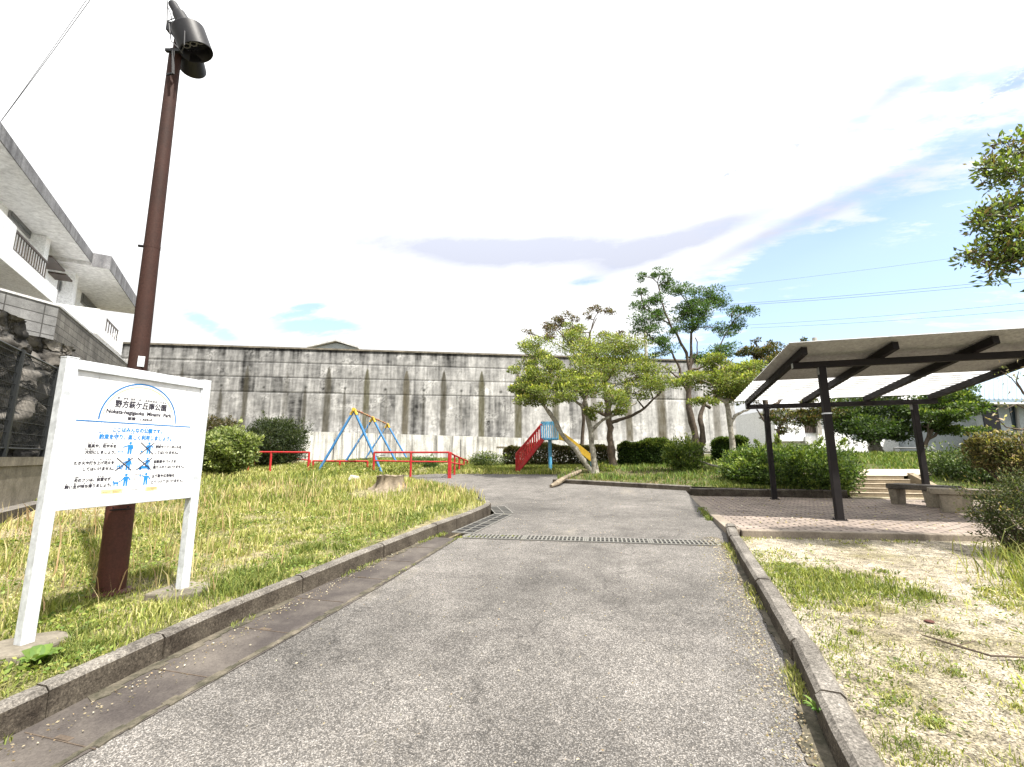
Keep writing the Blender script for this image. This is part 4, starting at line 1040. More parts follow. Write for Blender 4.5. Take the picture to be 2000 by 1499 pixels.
# ------------------------------------------------------------ foliage generators
def unit(a): return a/(np.linalg.norm(a, axis=-1, keepdims=True)+1e-9)
def rdir(n): return unit(rng.normal(size=(n, 3)))
def pal(n, palette, jit=.25):
    """palette: list of (weight, rgb); per-leaf variation in lightness"""
    w = np.array([p[0] for p in palette], float); w /= w.sum()
    c = np.array([p[1] for p in palette], float)[rng.choice(len(palette), n, p=w)]
    return np.clip(c*(1+jit*rng.normal(size=(n, 1))).clip(.45, 1.7), .004, .7)
def leaf_quads(P, D, Ln, Wd, droop=.25):
    n = len(P); side = unit(np.cross(D, rdir(n)))
    nor = np.cross(side, D); Ln = Ln[:, None]; Wd = Wd[:, None]
    a = P; b = P+D*Ln*.5+side*Wd*.5+nor*Wd*.18; c = P+D*Ln-nor*Ln*droop*.4; d = P+D*Ln*.5-side*Wd*.5+nor*Wd*.18
    V = np.stack([a, b, c, d], 1).reshape(-1, 3); Q = np.arange(4*n).reshape(n, 4)
    return V, Q
def leaves_obj(name, P, D, size, ratio, cols, parent, m=None):
    n = len(P); Ln = size*rng.uniform(.6, 1.3, n); V, Q = leaf_quads(P, D, Ln, Ln*ratio)
    return arrays_mesh(name, V, Q, np.zeros((0, 3), int), np.repeat(cols, 4, 0), m or M['leaf'], parent)
def blob_points(c, R, n, subs, up=.35, rb=.42, hollow=.45):
    """leafy lumps spread through an ellipsoid; returns leaf feet, directions and tip-ness"""
    sc = rdir(subs)*(hollow+(1-hollow)*rng.random((subs, 1)))**.6
    sc = c+sc*R*.82*rng.uniform(.78, 1.12, (subs, 1))
    k = rng.integers(0, subs, n); sd2 = rdir(n); rr = rng.random((n, 1))**.5
    rs = rb*R*rng.uniform(.55, 1.25, (subs, 1))[k]
    P = sc[k]+sd2*rr*rs
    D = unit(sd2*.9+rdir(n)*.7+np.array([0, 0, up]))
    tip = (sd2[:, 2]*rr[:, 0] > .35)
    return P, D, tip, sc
def px_r(rx, d): return rx*d/F
def tree(name, label, px, py, d, limbs, clusters, palette, tips, leaf=.09, ratio=.45, bark='bark', base=None, group=None, twigs=True, tipk=.75, flare=1.35, density=1.35, grow=1.18, rb=.44):
    b = at(px, py, d) if base is None else np.array(base, float)
    t = thing(name, label, 'tree', b, group)
    tr = MB(); ends = []
    for pts, ra, rb_ in limbs:
        P_ = [at(q[0], q[1], d+(q[2] if len(q) > 2 else 0)) for q in pts]
        # bend the limb a little between the surveyed points
        fine = []
        for a, b2 in zip(P_, P_[1:]):
            for k in (0, .34, .67): fine.append(a+(b2-a)*k+(rng.normal(size=3)*np.linalg.norm(b2-a)*.035 if k else 0))
        fine.append(P_[-1]); n = len(fine)
        rs = [ra+(rb_-ra)*(i/(n-1))**.8 for i in range(n)]
        rs = [r*(1+.10*rng.normal()) for r in rs]
        if pts[0][1] == py: rs[0] *= flare; fine[0][2] -= .12
        tr.tube(fine, rs, 12); ends += [(f, r) for f, r in zip(fine[1:], rs[1:])]
    tr.build('trunk', M[bark], t, smooth=True)
    PP, DD, TT = [], [], []; tw = MB()
    for cl in clusters:
        cxp, cyp, dd, rx, ry, n = cl[:6]
        c = at(cxp, cyp, d+dd); R = np.abs(r0*px_r(rx, d))+np.abs(f0*px_r(rx, d)*.9)+np.array([0, 0, px_r(ry, d)])
        R = np.maximum(R, .12)
        R = R*grow; subs = max(4, int(rx*ry/55)); P, D, tp, sc = blob_points(c, R, int(n*density), subs, rb=rb)
        PP.append(P); DD.append(D); TT.append(tp)
        if twigs:
            e, r = min(ends, key=lambda q: np.linalg.norm(q[0]-c)+.6*max(0, q[0][2]-c[2]))
            mid = (e+c)/2+rng.normal(size=3)*.08; q0 = min(1.0, d/14); tw.tube([e, mid, c], [min(r*.8, .045*q0), .03*q0, .018*q0], 6)
            for s in sc[:min(len(sc), 14)]: tw.tube([c+(e-c)*.15*rng.random(), (c+s)/2+rng.normal(size=3)*.05, s], [.014*q0, .010*q0, .004*q0], 5)
    if twigs: tw.build('branches', M['twig'] if bark == 'bark' else M[bark], t, smooth=True)
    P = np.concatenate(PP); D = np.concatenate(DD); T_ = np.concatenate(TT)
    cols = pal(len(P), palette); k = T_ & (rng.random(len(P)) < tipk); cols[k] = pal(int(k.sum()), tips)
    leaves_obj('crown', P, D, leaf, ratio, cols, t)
    return t

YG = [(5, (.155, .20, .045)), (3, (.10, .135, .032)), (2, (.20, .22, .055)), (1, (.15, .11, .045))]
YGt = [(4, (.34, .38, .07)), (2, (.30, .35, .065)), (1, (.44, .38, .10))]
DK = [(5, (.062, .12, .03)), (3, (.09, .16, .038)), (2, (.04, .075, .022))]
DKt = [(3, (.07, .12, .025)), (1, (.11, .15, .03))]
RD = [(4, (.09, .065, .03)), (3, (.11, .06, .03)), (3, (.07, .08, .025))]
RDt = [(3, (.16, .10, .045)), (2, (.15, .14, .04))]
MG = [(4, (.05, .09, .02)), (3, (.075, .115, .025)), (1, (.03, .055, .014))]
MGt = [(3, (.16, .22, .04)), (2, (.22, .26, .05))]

# two low spreading trees in front of the slide
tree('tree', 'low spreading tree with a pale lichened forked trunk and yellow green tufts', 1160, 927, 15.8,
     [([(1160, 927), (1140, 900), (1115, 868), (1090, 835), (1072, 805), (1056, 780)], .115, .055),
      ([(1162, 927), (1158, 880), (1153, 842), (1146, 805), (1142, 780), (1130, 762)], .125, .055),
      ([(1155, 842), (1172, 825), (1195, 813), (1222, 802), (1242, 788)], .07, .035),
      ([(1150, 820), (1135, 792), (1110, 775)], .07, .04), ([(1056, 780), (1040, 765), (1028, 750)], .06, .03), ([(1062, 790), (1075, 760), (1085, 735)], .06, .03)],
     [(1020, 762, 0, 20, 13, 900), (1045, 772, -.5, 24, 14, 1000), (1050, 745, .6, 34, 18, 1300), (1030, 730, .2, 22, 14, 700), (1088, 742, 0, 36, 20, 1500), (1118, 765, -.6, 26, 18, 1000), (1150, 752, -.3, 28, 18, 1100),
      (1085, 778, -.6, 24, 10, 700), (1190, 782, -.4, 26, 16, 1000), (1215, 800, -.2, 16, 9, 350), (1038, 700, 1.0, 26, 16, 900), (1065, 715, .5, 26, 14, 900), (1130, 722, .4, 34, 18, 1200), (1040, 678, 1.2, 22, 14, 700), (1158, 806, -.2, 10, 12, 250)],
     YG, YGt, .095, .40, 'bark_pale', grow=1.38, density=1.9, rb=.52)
tree('tree', 'dark trunked spreading tree just right of the forked pale one', 1197, 915, 18.4,
     [([(1197, 915), (1194, 880), (1191, 845), (1189, 815), (1184, 780), (1180, 745), (1178, 715)], .165, .085),
      ([(1193, 826), (1210, 820), (1235, 812), (1258, 798), (1276, 780), (1292, 765)], .085, .035), ([(1188, 815), (1172, 806), (1152, 802), (1138, 790)], .09, .04),
      ([(1180, 745), (1200, 725), (1225, 708)], .09, .04), ([(1179, 740), (1160, 715), (1140, 690)], .09, .04), ([(1160, 715), (1152, 680), (1151, 650), (1165, 622)], .05, .02), ([(1150, 700), (1110, 668), (1088, 645)], .05, .02), ([(1225, 708), (1215, 680), (1208, 662)], .04, .015)],
     [(1185, 672, 0, 45, 16, 1600), (1160, 690, -.8, 36, 16, 1200), (1215, 690, .3, 32, 18, 1200), (1118, 668, .5, 30, 18, 1100), (1205, 715, -.8, 34, 16, 1100), (1245, 738, -.3, 26, 14, 800), (1272, 728, 0, 28, 14, 900), (1268, 752, -.5, 30, 16, 1000), (1240, 765, -.5, 26, 14, 700),
      (1230, 705, .5, 30, 14, 800), (1120, 640, .8, 20, 8, 350), (1145, 745, 0, 20, 14, 500), (1180, 705, 0, 36, 16, 1000)],
     YG, YGt, .098, .40, 'bark', grow=1.38, density=1.8, rb=.52)
tree('tree', 'sparse reddish leaved tree top standing above the spreading trees', 1138, 906, 21.5,
     [([(1138, 906), (1140, 820), (1145, 740), (1148, 690), (1152, 655)], .10, .04), ([(1145, 740), (1120, 690), (1100, 655), (1085, 630)], .06, .015), ([(1152, 655), (1160, 625), (1172, 605)], .035, .012), ([(1148, 690), (1185, 665), (1208, 652)], .04, .012), ([(1120, 690), (1085, 672), (1062, 660)], .035, .012)],
     [(1105, 622, 0, 18, 12, 420), (1090, 640, .2, 28, 14, 700), (1068, 655, 0, 16, 10, 260), (1118, 645, .3, 18, 12, 350), (1165, 606, 0, 14, 8, 200), (1183, 612, .2, 14, 8, 180), (1150, 618, 0, 10, 8, 120), (1190, 655, 0, 20, 8, 170), (1218, 660, 0, 16, 10, 170), (1032, 650, .5, 10, 6, 90), (1130, 672, 0, 20, 10, 300)],
     RD, RDt, .11, .42, 'bark', flare=1.2)
# tall airy tree
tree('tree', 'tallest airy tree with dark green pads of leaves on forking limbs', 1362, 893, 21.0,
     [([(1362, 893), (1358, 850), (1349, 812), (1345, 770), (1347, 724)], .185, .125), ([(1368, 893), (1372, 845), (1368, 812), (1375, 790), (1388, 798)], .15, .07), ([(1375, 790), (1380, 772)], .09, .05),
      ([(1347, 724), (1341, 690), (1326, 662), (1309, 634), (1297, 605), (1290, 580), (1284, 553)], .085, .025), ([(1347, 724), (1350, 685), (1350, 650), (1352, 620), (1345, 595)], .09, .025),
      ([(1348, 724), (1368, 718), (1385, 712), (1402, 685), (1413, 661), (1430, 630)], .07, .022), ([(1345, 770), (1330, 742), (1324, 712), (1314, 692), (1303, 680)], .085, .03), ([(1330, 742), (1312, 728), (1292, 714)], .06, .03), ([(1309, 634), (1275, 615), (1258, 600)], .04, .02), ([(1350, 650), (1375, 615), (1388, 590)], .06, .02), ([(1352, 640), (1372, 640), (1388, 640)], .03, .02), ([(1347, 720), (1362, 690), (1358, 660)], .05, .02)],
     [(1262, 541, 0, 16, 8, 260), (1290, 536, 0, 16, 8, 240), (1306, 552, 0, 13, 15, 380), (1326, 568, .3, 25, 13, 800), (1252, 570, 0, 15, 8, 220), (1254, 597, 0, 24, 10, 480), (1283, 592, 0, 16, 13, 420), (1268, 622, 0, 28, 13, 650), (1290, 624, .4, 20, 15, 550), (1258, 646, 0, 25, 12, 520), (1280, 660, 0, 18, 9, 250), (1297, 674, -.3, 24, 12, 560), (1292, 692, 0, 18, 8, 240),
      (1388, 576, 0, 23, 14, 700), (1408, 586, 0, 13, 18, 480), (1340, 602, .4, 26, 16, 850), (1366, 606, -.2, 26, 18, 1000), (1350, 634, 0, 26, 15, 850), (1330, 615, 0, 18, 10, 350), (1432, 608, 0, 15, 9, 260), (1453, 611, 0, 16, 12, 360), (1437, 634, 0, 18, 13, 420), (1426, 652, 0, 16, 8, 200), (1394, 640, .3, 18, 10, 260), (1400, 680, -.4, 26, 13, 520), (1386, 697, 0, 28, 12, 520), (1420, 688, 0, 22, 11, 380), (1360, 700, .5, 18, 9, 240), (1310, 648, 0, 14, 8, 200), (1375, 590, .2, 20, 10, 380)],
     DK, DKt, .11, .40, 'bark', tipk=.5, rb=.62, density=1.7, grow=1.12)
# trees left of the shelter
tree('tree', 'slim pale mottled trunk tree beside the shelter with yellow tipped foliage', 1432, 932, 14.4,
     [([(1432, 932), (1431, 880), (1427, 842), (1423, 805), (1418, 785)], .105, .075), ([(1418, 785), (1408, 780), (1398, 772), (1392, 752)], .08, .03), ([(1425, 830), (1436, 812), (1448, 806), (1462, 800), (1474, 790)], .06, .025), ([(1418, 785), (1430, 760), (1445, 740)], .07, .03), ([(1420, 788), (1412, 750), (1400, 730)], .05, .02)],
     [(1345, 742, 0, 24, 12, 700), (1375, 738, 0, 28, 15, 1000), (1400, 725, .3, 30, 16, 1100), (1376, 782, -.3, 18, 9, 450), (1425, 745, -.2, 34, 20, 1500), (1455, 750, 0, 28, 18, 1000), (1440, 718, .4, 30, 16, 1100), (1408, 760, 0, 26, 14, 800), (1470, 728, .4, 26, 16, 900), (1445, 775, -.2, 24, 12, 600), (1390, 705, .3, 22, 9, 450)],
     YG, YGt, .09, .42, 'bark_pale', grow=1.3, density=1.8, rb=.52)
tree('tree', 'reddish crowned tree behind the shelter roof corner', 1502, 872, 19.5,
     [([(1502, 872), (1500, 835), (1498, 800), (1490, 760), (1485, 720)], .16, .06), ([(1500, 830), (1488, 815), (1478, 800)], .06, .03), ([(1498, 800), (1525, 780), (1560, 770)], .09, .04), ([(1515, 872), (1520, 840), (1535, 812)], .09, .04), ([(1490, 760), (1515, 730), (1530, 700)], .06, .02)],
     [(1472, 692, 0, 24, 12, 800), (1500, 690, 0, 30, 14, 1100), (1525, 700, .2, 28, 16, 900), (1490, 715, -.3, 34, 16, 1200), (1475, 740, -.3, 30, 16, 1000), (1480, 770, 0, 26, 14, 700), (1476, 668, 0, 7, 6, 60), (1510, 672, 0, 8, 5, 60), (1566, 668, 0, 6, 8, 60), (1520, 818, 0, 26, 13, 800), (1555, 822, .3, 30, 14, 900), (1595, 812, .3, 30, 14, 900), (1625, 808, .3, 26, 14, 700), (1540, 845, 0, 16, 9, 250), (1560, 700, .5, 26, 12, 500), (1600, 790, 0, 26, 14, 600)],
     [(3, (.06, .06, .022)), (3, (.085, .07, .03)), (3, (.05, .075, .02))], [(3, (.20, .13, .05)), (3, (.20, .19, .05))], .12, .42, 'bark', tipk=.6)
# behind the shelter
tree('tree', 'dense round dark green tree with a short pale trunk seen under the shelter', 1714, 898, 20.0,
     [([(1714, 898), (1712, 884), (1708, 868)], .34, .24), ([(1708, 870), (1696, 858), (1680, 840)], .15, .06), ([(1709, 870), (1722, 852), (1740, 832)], .15, .06), ([(1708, 868), (1708, 830), (1706, 800)], .14, .05)],
     [(1700, 805, 0, 52, 34, 3200), (1660, 808, -.3, 32, 30, 2000), (1745, 815, -.3, 36, 34, 2200), (1690, 838, -.9, 42, 22, 2000), (1728, 842, -.9, 36, 20, 1600), (1652, 835, 0, 22, 16, 800), (1758, 850, 0, 20, 14, 700), (1700, 775, 0, 50, 16, 1600)],
     [(5, (.035, .065, .016)), (3, (.05, .085, .02)), (1, (.025, .045, .012))], [(3, (.095, .14, .03)), (1, (.13, .16, .035))], .13, .42, 'bark_pale', tipk=.6)
tree('maple_tree', 'light green layered maple spreading behind the rear shelter post', 1800, 903, 18.2,
     [([(1800, 903), (1803, 880), (1812, 858), (1822, 838)], .10, .06), ([(1803, 882), (1796, 860), (1792, 838)], .07, .03), ([(1812, 858), (1840, 835), (1868, 815)], .06, .02), ([(1812, 858), (1812, 825), (1815, 795)], .05, .02)],
     [(1850, 778, 0, 34, 13, 1000), (1872, 798, 0, 36, 12, 1100), (1840, 800, -.3, 34, 12, 1000), (1898, 792, 0, 22, 10, 500), (1822, 815, -.4, 30, 12, 900), (1858, 818, -.3, 34, 12, 900), (1880, 838, -.2, 30, 9, 500), (1848, 840, 0, 26, 9, 400), (1800, 795, .2, 24, 20, 900), (1808, 835, .2, 22, 12, 500), (1825, 775, .2, 30, 14, 700), (1885, 765, 0, 22, 9, 300)],
     MG, MGt, .12, .5, 'bark', tipk=.7)
# branches reaching in from a tree beyond the right edge
d = 4.6
tree('tree', 'leafy branches of a near tree hanging in from the right over the power lines', 2230, 1160, d,
     [([(2230, 1160), (2215, 900), (2195, 640), (2180, 480), (2160, 330), (2130, 180)], .13, .04), ([(2195, 640), (2130, 540), (2050, 470), (1985, 455), (1940, 462)], .03, .006), ([(2180, 480), (2110, 390), (2040, 350), (1975, 330), (1925, 345)], .028, .005), ([(2050, 470), (1990, 505), (1925, 520), (1895, 505)], .012, .004), ([(2040, 350), (2000, 300), (1965, 275)], .012, .004), ([(2050, 470), (2000, 520), (1960, 535)], .012, .004), ([(2110, 390), (2040, 410), (1985, 405), (1940, 425)], .014, .004)],
     [(1965, 280, 0, 16, 14, 60), (1990, 300, .1, 22, 14, 95), (1940, 330, 0, 26, 10, 110), (1972, 340, -.1, 30, 14, 150), (1930, 325, .1, 16, 7, 40), (1985, 405, 0, 34, 16, 170), (1945, 425, 0, 26, 15, 130), (1915, 440, 0, 16, 12, 55), (1995, 445, -.1, 30, 18, 170), (1960, 470, 0, 34, 18, 200), (1915, 500, 0, 22, 9, 70), (1950, 505, .1, 34, 16, 170), (1985, 500, 0, 30, 18, 170), (1960, 530, 0, 22, 10, 80), (2040, 330, 0, 50, 40, 350), (2060, 450, 0, 50, 50, 450), (2120, 380, 0, 60, 70, 600), (2110, 250, 0, 60, 50, 450), (1895, 495, 0, 7, 4, 10), (1908, 420, 0, 8, 6, 14), (1998, 275, 0, 8, 10, 26), (2150, 540, 0, 60, 40, 350)],
     [(4, (.11, .16, .04)), (3, (.06, .09, .03)), (3, (.18, .22, .05)), (1, (.15, .11, .045))], [(3, (.25, .31, .07)), (1, (.16, .12, .04))], .070, .42, 'bark', base=G(2230, 1160, soil), density=1.7, grow=1.22, rb=.70)

# ------------------------------------------------------------ bushes and hedges
def bush(name, label, cat, px, py, rx, ry, d, n, palette, tips, leaf=.07, ratio=.45, tipk=.6, box=False, lumps=30, zb=None, group=None, stems=6, depth=.85, up=.4, rb=.34):
    c = at(px, py, d); R = np.abs(r0*px_r(rx, d))+np.abs(f0*px_r(rx, d)*depth)+np.array([0, 0, px_r(ry, d)])
    R = np.maximum(R, .1)
    zb = c[2]-R[2] if zb is None else zb
    t = thing(name, label, cat, (c[0], c[1], zb), group)
    P, D, tp, sc = blob_points(c, R, n, lumps, up=up, rb=rb, hollow=.62)
    # stray shoots break the outline
    for s in sc[rng.integers(0, len(sc), max(8, lumps//3))]:
        dv = (s-c)/(np.linalg.norm(s-c)+1e-6)+np.array([0, 0, .5]); q = rng.random((int(max(10, n/400)), 1)); ln = rng.uniform(.06, .22)*min(1.0, R.max())
        P = np.concatenate([P, s+dv*(rb*R.min()*.8+ln*q)+rng.normal(size=(len(q), 3))*.03]); D = np.concatenate([D, unit(dv+rdir(len(q))*.8)]); tp = np.concatenate([tp, np.ones(len(q), bool)])
    # fill the heart of the bush
    k = int(n*.5); Pi = c+rdir(k)*rng.random((k, 1))**.4*R*.86; P = np.concatenate([P, Pi]); D = np.concatenate([D, rdir(k)]); tp = np.concatenate([tp, np.zeros(k, bool)])
    low = P[:, 2] < zb+.02; P[low, 2] = zb+.02+rng.random(low.sum())*.15
    cols = pal(len(P), palette); kk = tp & (rng.random(len(P)) < tipk); cols[kk] = pal(int(kk.sum()), tips)
    leaves_obj('foliage', P, D, leaf, ratio, cols, t)
    sm_ = MB()
    for i in range(stems):
        s = sc[rng.integers(len(sc))]; b0 = np.array([c[0], c[1], zb-.1])+np.array([*(rng.normal(size=2)*.12), 0]); sm_.tube([b0, (b0+s)/2+rng.normal(size=3)*.06, s], [.028, .018, .008], 6)
    sm_.build('stems', M['twig'], t, smooth=True)
    return t
def hedge(name, label, a, b, width, h, n, palette, tips, leaf=.07, zf=bank, tipk=.5, cat='hedge', taper=0.15):
    a = np.array(a[:2], float); b = np.array(b[:2], float); d = b-a; Lh = np.linalg.norm(d); d /= Lh; nr = np.array([-d[1], d[0]])
    t = thing(name, label, cat, (*((a+b)/2), zf(*((a+b)/2))))
    s = rng.random(n)*Lh; u = rng.uniform(-1, 1, n); v = rng.random(n)
    n = int(n*2.4); s = rng.random(n)*Lh; u = rng.uniform(-1, 1, n); v = rng.random(n)
    k = rng.random(n); u = np.where(k < .55, np.sign(u)*(1-.18*rng.random(n)), u); v = np.where(k > .72, 1-.14*rng.random(n), v)
    hh = h*(1+.22*(vnoise(s, s*0, .7, 3)-.5)+.14*(vnoise(s, u, .2, 5)-.5)); ww = width/2*(1-.12*v**3)*(1+.3*(vnoise(s, v*2, .5, 9)-.5))
    endk = np.minimum(1, np.minimum(s, Lh-s)/.35); hh = hh*(.75+.25*endk)
    xy = a+d*s[:, None]+nr*(u*ww)[:, None]; z = np.array([zf(x, y) for x, y in xy]) + v*hh
    P = np.column_stack([xy, z]); D = unit(np.column_stack([nr[0]*u, nr[1]*u, .3+.6*v])+rdir(n)*.8)
    cols = pal(n, palette); kk = (v > .75) & (rng.random(n) < tipk); cols[kk] = pal(int(kk.sum()), tips)
    leaves_obj('foliage', P, D, leaf*1.3, .5, cols, t)
    st_ = MB()
    for q in np.arange(.3, Lh, .6):
        p = a+d*q; z_ = zf(*p); st_.tube([(*p, z_-.1), (*(p+rng.normal(size=2)*.08), z_+h*.7)], [.025, .012], 6)
    st_.build('stems', M['twig'], t)
    return t
AZ = [(4, (.085, .14, .026)), (3, (.05, .09, .02)), (2, (.13, .18, .035)), (2, (.028, .05, .013))]
AZt = [(3, (.17, .23, .045)), (2, (.22, .27, .06))]
HY = [(4, (.15, .19, .05)), (3, (.10, .145, .035)), (2, (.20, .23, .08))]
HYt = [(3, (.32, .36, .14)), (2, (.40, .43, .22))]
BR = [(4, (.075, .065, .03)), (3, (.055, .06, .022)), (2, (.10, .075, .035))]
BRt = [(3, (.15, .12, .06)), (2, (.12, .13, .04))]
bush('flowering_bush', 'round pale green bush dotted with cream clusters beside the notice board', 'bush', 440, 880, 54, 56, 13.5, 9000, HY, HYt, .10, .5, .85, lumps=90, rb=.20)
bush('shrub', 'brown topped shrub poking out behind the pale round bush', 'bush', 425, 838, 34, 26, 15.5, 2200, BR, BRt, .09, .4)
bush('shrub', 'broad dark feathery shrub in front of the retaining wall', 'bush', 535, 868, 64, 52, 20, 15000, [(5, (.03, .045, .016)), (3, (.045, .062, .022)), (1, (.022, .03, .012))], [(3, (.075, .095, .035)), (1, (.10, .11, .05))], .12, .28, .5, lumps=60, up=.8)
bush('shrub', 'small dark rounded shrub enclosed by the red rails', 'bush', 830, 905, 25, 15, 19, 1800, DK, DKt, .08, .4)
bush('shrub', 'loose green shrub left of the red slide stairs', 'bush', 953, 900, 34, 20, 20.5, 2200, [(3, (.055, .085, .025)), (2, (.085, .11, .035))], MGt, .09, .35, lumps=24)
wl = lambda x, y: rz(x, y)+.05
hedge('hedge', 'long clipped brown green hedge behind the slide', far(985, 21.2), far(1190, 20.6), 1.0, .92, 9000, BR+[(3, (.05, .075, .022))], BRt, .075, wl)
hedge('hedge', 'dark green hedge right of the dark tree trunk', far(1204, 19.4), far(1312, 18.8), 1.1, 1.0, 8000, [(5, (.035, .065, .018)), (3, (.055, .09, .022)), (1, (.02, .04, .012))], [(3, (.13, .17, .04)), (1, (.18, .2, .05))], .08, bank)
hedge('hedge', 'short dark hedge behind the slim pale trunk', far(1386, 18.2), far(1455, 17.6), 1.0, .95, 5000, [(5, (.035, .065, .018)), (3, (.05, .085, .022))], [(3, (.11, .15, .035))], .08, bank)
bush('shrub', 'bright yellow green bush standing alone on the grass bed', 'bush', 1336, 889, 34, 37, 15.6, 4200, [(4, (.12, .17, .03)), (3, (.085, .13, .025)), (1, (.05, .085, .02))], [(3, (.27, .32, .06)), (2, (.34, .37, .10))], .10, .36, .7, lumps=40)
bush('azalea_bush', 'big rounded azalea bush left of the steps behind the shelter posts', 'bush', 1554, 922, 116, 64, 11.75, 19000, AZ, AZt, .085, .42, .7, lumps=110, rb=.24, depth=.5)
bush('azalea_bush', 'smaller azalea bush touching the slim pale trunk', 'bush', 1468, 916, 52, 54, 12.5, 7000, AZ, AZt, .075, .42, .7, lumps=50, rb=.26)
bush('shrub', 'green shrub with white flowers at the right of the steps', 'bush', 1902, 912, 66, 46, 11.2, 8500, [(4, (.05, .085, .025)), (3, (.075, .105, .035)), (1, (.03, .05, .015))], [(3, (.16, .2, .07)), (1, (.45, .46, .38))], .07, .42, .6, lumps=60)
bush('shrub', 'ochre tipped bush higher up at the right edge', 'bush', 1975, 885, 62, 48, 8.0, 7000, [(3, (.10, .105, .035)), (3, (.13, .10, .045)), (2, (.06, .075, .025))], [(3, (.33, .29, .10)), (2, (.40, .33, .17))], .06, .42, .7, lumps=60)
bush('shrub', 'twiggy small leaved shrub at the near right edge beside the terrace', 'bush', 2035, 1010, 92, 92, 5.0, 9000, [(4, (.055, .075, .025)), (3, (.085, .09, .035)), (1, (.03, .045, .015))], [(3, (.14, .16, .06)), (2, (.22, .17, .08))], .032, .45, .5, lumps=120, rb=.22, stems=24)
# bare twigs with a few leaves in front of the roof end at the right
tw = thing('twiggy_shrub', 'bare thin twigs with pale tips reaching in from the right below the roof', 'shrub', G(2060, 1120, soil))
mb = MB(); LP, LD = [], []
for pts in ([(2060, 1110), (2050, 960), (2030, 850), (2000, 770), (1975, 738), (1955, 725)], [(2030, 850), (2005, 800), (1985, 790), (1962, 800)], [(2020, 830), (1995, 840), (1965, 835), (1945, 815)], [(2040, 900), (2010, 870), (1990, 868)], [(2050, 960), (2005, 890), (1990, 850)], [(2000, 770), (1985, 745), (1990, 725)]):
    P_ = [at(q[0], q[1], 4.7) for q in pts]; mb.tube(P_, np.linspace(.012, .003, len(P_)), 6)
    for p in P_[2:]:
        for k in range(9): LP.append(p+rng.normal(size=3)*.05); LD.append(rdir(1)[0])
mb.build('twigs', M['twig'], tw)
leaves_obj('leaves', np.array(LP), np.array(LD), .045, .4, pal(len(LP), [(2, (.30, .22, .14)), (2, (.14, .15, .06)), (1, (.42, .36, .26))]), tw)
# ------------------------------------------------------------ white building on the left bank
RZ = 9.5
bA = pz(0, 244, RZ); bC = pz(250, 595, RZ); e = (bC-bA)[:2]; e = e/np.linalg.norm(e)
n2 = np.array([-e[1], e[0]]); n2 = n2 if n2 @ (-bA[:2]) > 0 else -n2
eX, nX, zX = np.array([*e, 0]), np.array([*n2, 0]), np.array([0, 0, 1.])
def B(s, t, z): p = bA[:2]+e*s+n2*t; return np.array([p[0], p[1], z])
def bq(px, py, t):                           # (s, z) on the plane t metres in front of the eaves
    d = ray(px, py); o = bA[:2]+n2*t; k = ((o-CAM[:2]) @ n2)/(d[:2] @ n2); P = CAM+d*k
    return float((P[:2]-bA[:2]) @ e), float(P[2])
def bbox(mb, s0, s1, t0, t1, z0, z1): mb.box(B((s0+s1)/2, (t0+t1)/2, (z0+z1)/2), (abs(s1-s0), abs(t1-t0), abs(z1-z0)), (eX, nX, zX)); return mb
hb = thing('apartment_building', 'white two storey building with flat grey eaves above the left bank', 'building', B(6, -4, 4.5))
sE, _ = bq(180, 497, 0); sF, _ = bq(250, 595, .0)
fas = bq(0, 275, 0)[1]; TW = -1.15                                   # wall plane behind the eaves
zs_soff = fas
bbox(MB(), -8, sF-.6, TW-8, TW, 3.2, fas+.02).build('wall', M['wallwhite'], hb)
bbox(MB(), -9, sE, -9.5, 0, fas, RZ).build('roof', M['soffit'], hb)
bbox(MB(), sE-.0, sF, -9.3, .55, fas-.15, RZ+.02).build('roof', M['soffit'], hb)
sB0 = bq(20, 400, -.1)
bbox(MB(), -9, sE+.002, .002, .035, fas-.02, RZ+.03).build('roof_edge', M['roof_edge'], hb)
bbox(MB(), sE-.03, sF+.02, .552, .585, fas-.17, RZ+.05).build('roof_edge', M['roof_edge'], hb)
bbox(MB(), sE-.035, sE-.003, .04, .55, fas-.17, RZ+.05).build('roof_edge', M['roof_edge'], hb)
# beam under the eaves, columns
s1_, zb1 = bq(72, 445, TW+.3); bbox(MB(), -8, s1_, TW+.002, TW+.32, zb1, zb1+.55).build('beam', M['wallwhite'], hb)
for px in (88, 156):
    s_, _ = bq(px, 500, TW+.4); bbox(MB(), s_-.20, s_+.20, TW+.004, TW+.42, 3.9, fas-.003).build('column', M['wallwhite'], hb)
    mb = MB(); mb.tube([B(s_+.32, TW+.12, 4.0), B(s_+.32, TW+.12, fas)], .05, 8); mb.build('downpipe', M['conc'], hb)
s3, zb3 = bq(142, 528, TW+.3); s2_ = bq(100, 480, TW+.3)[0]
bbox(MB(), s2_+.3, s3, TW+.003, TW+.25, zb3, zb3+.45).build('beam', M['wallwhite'], hb)
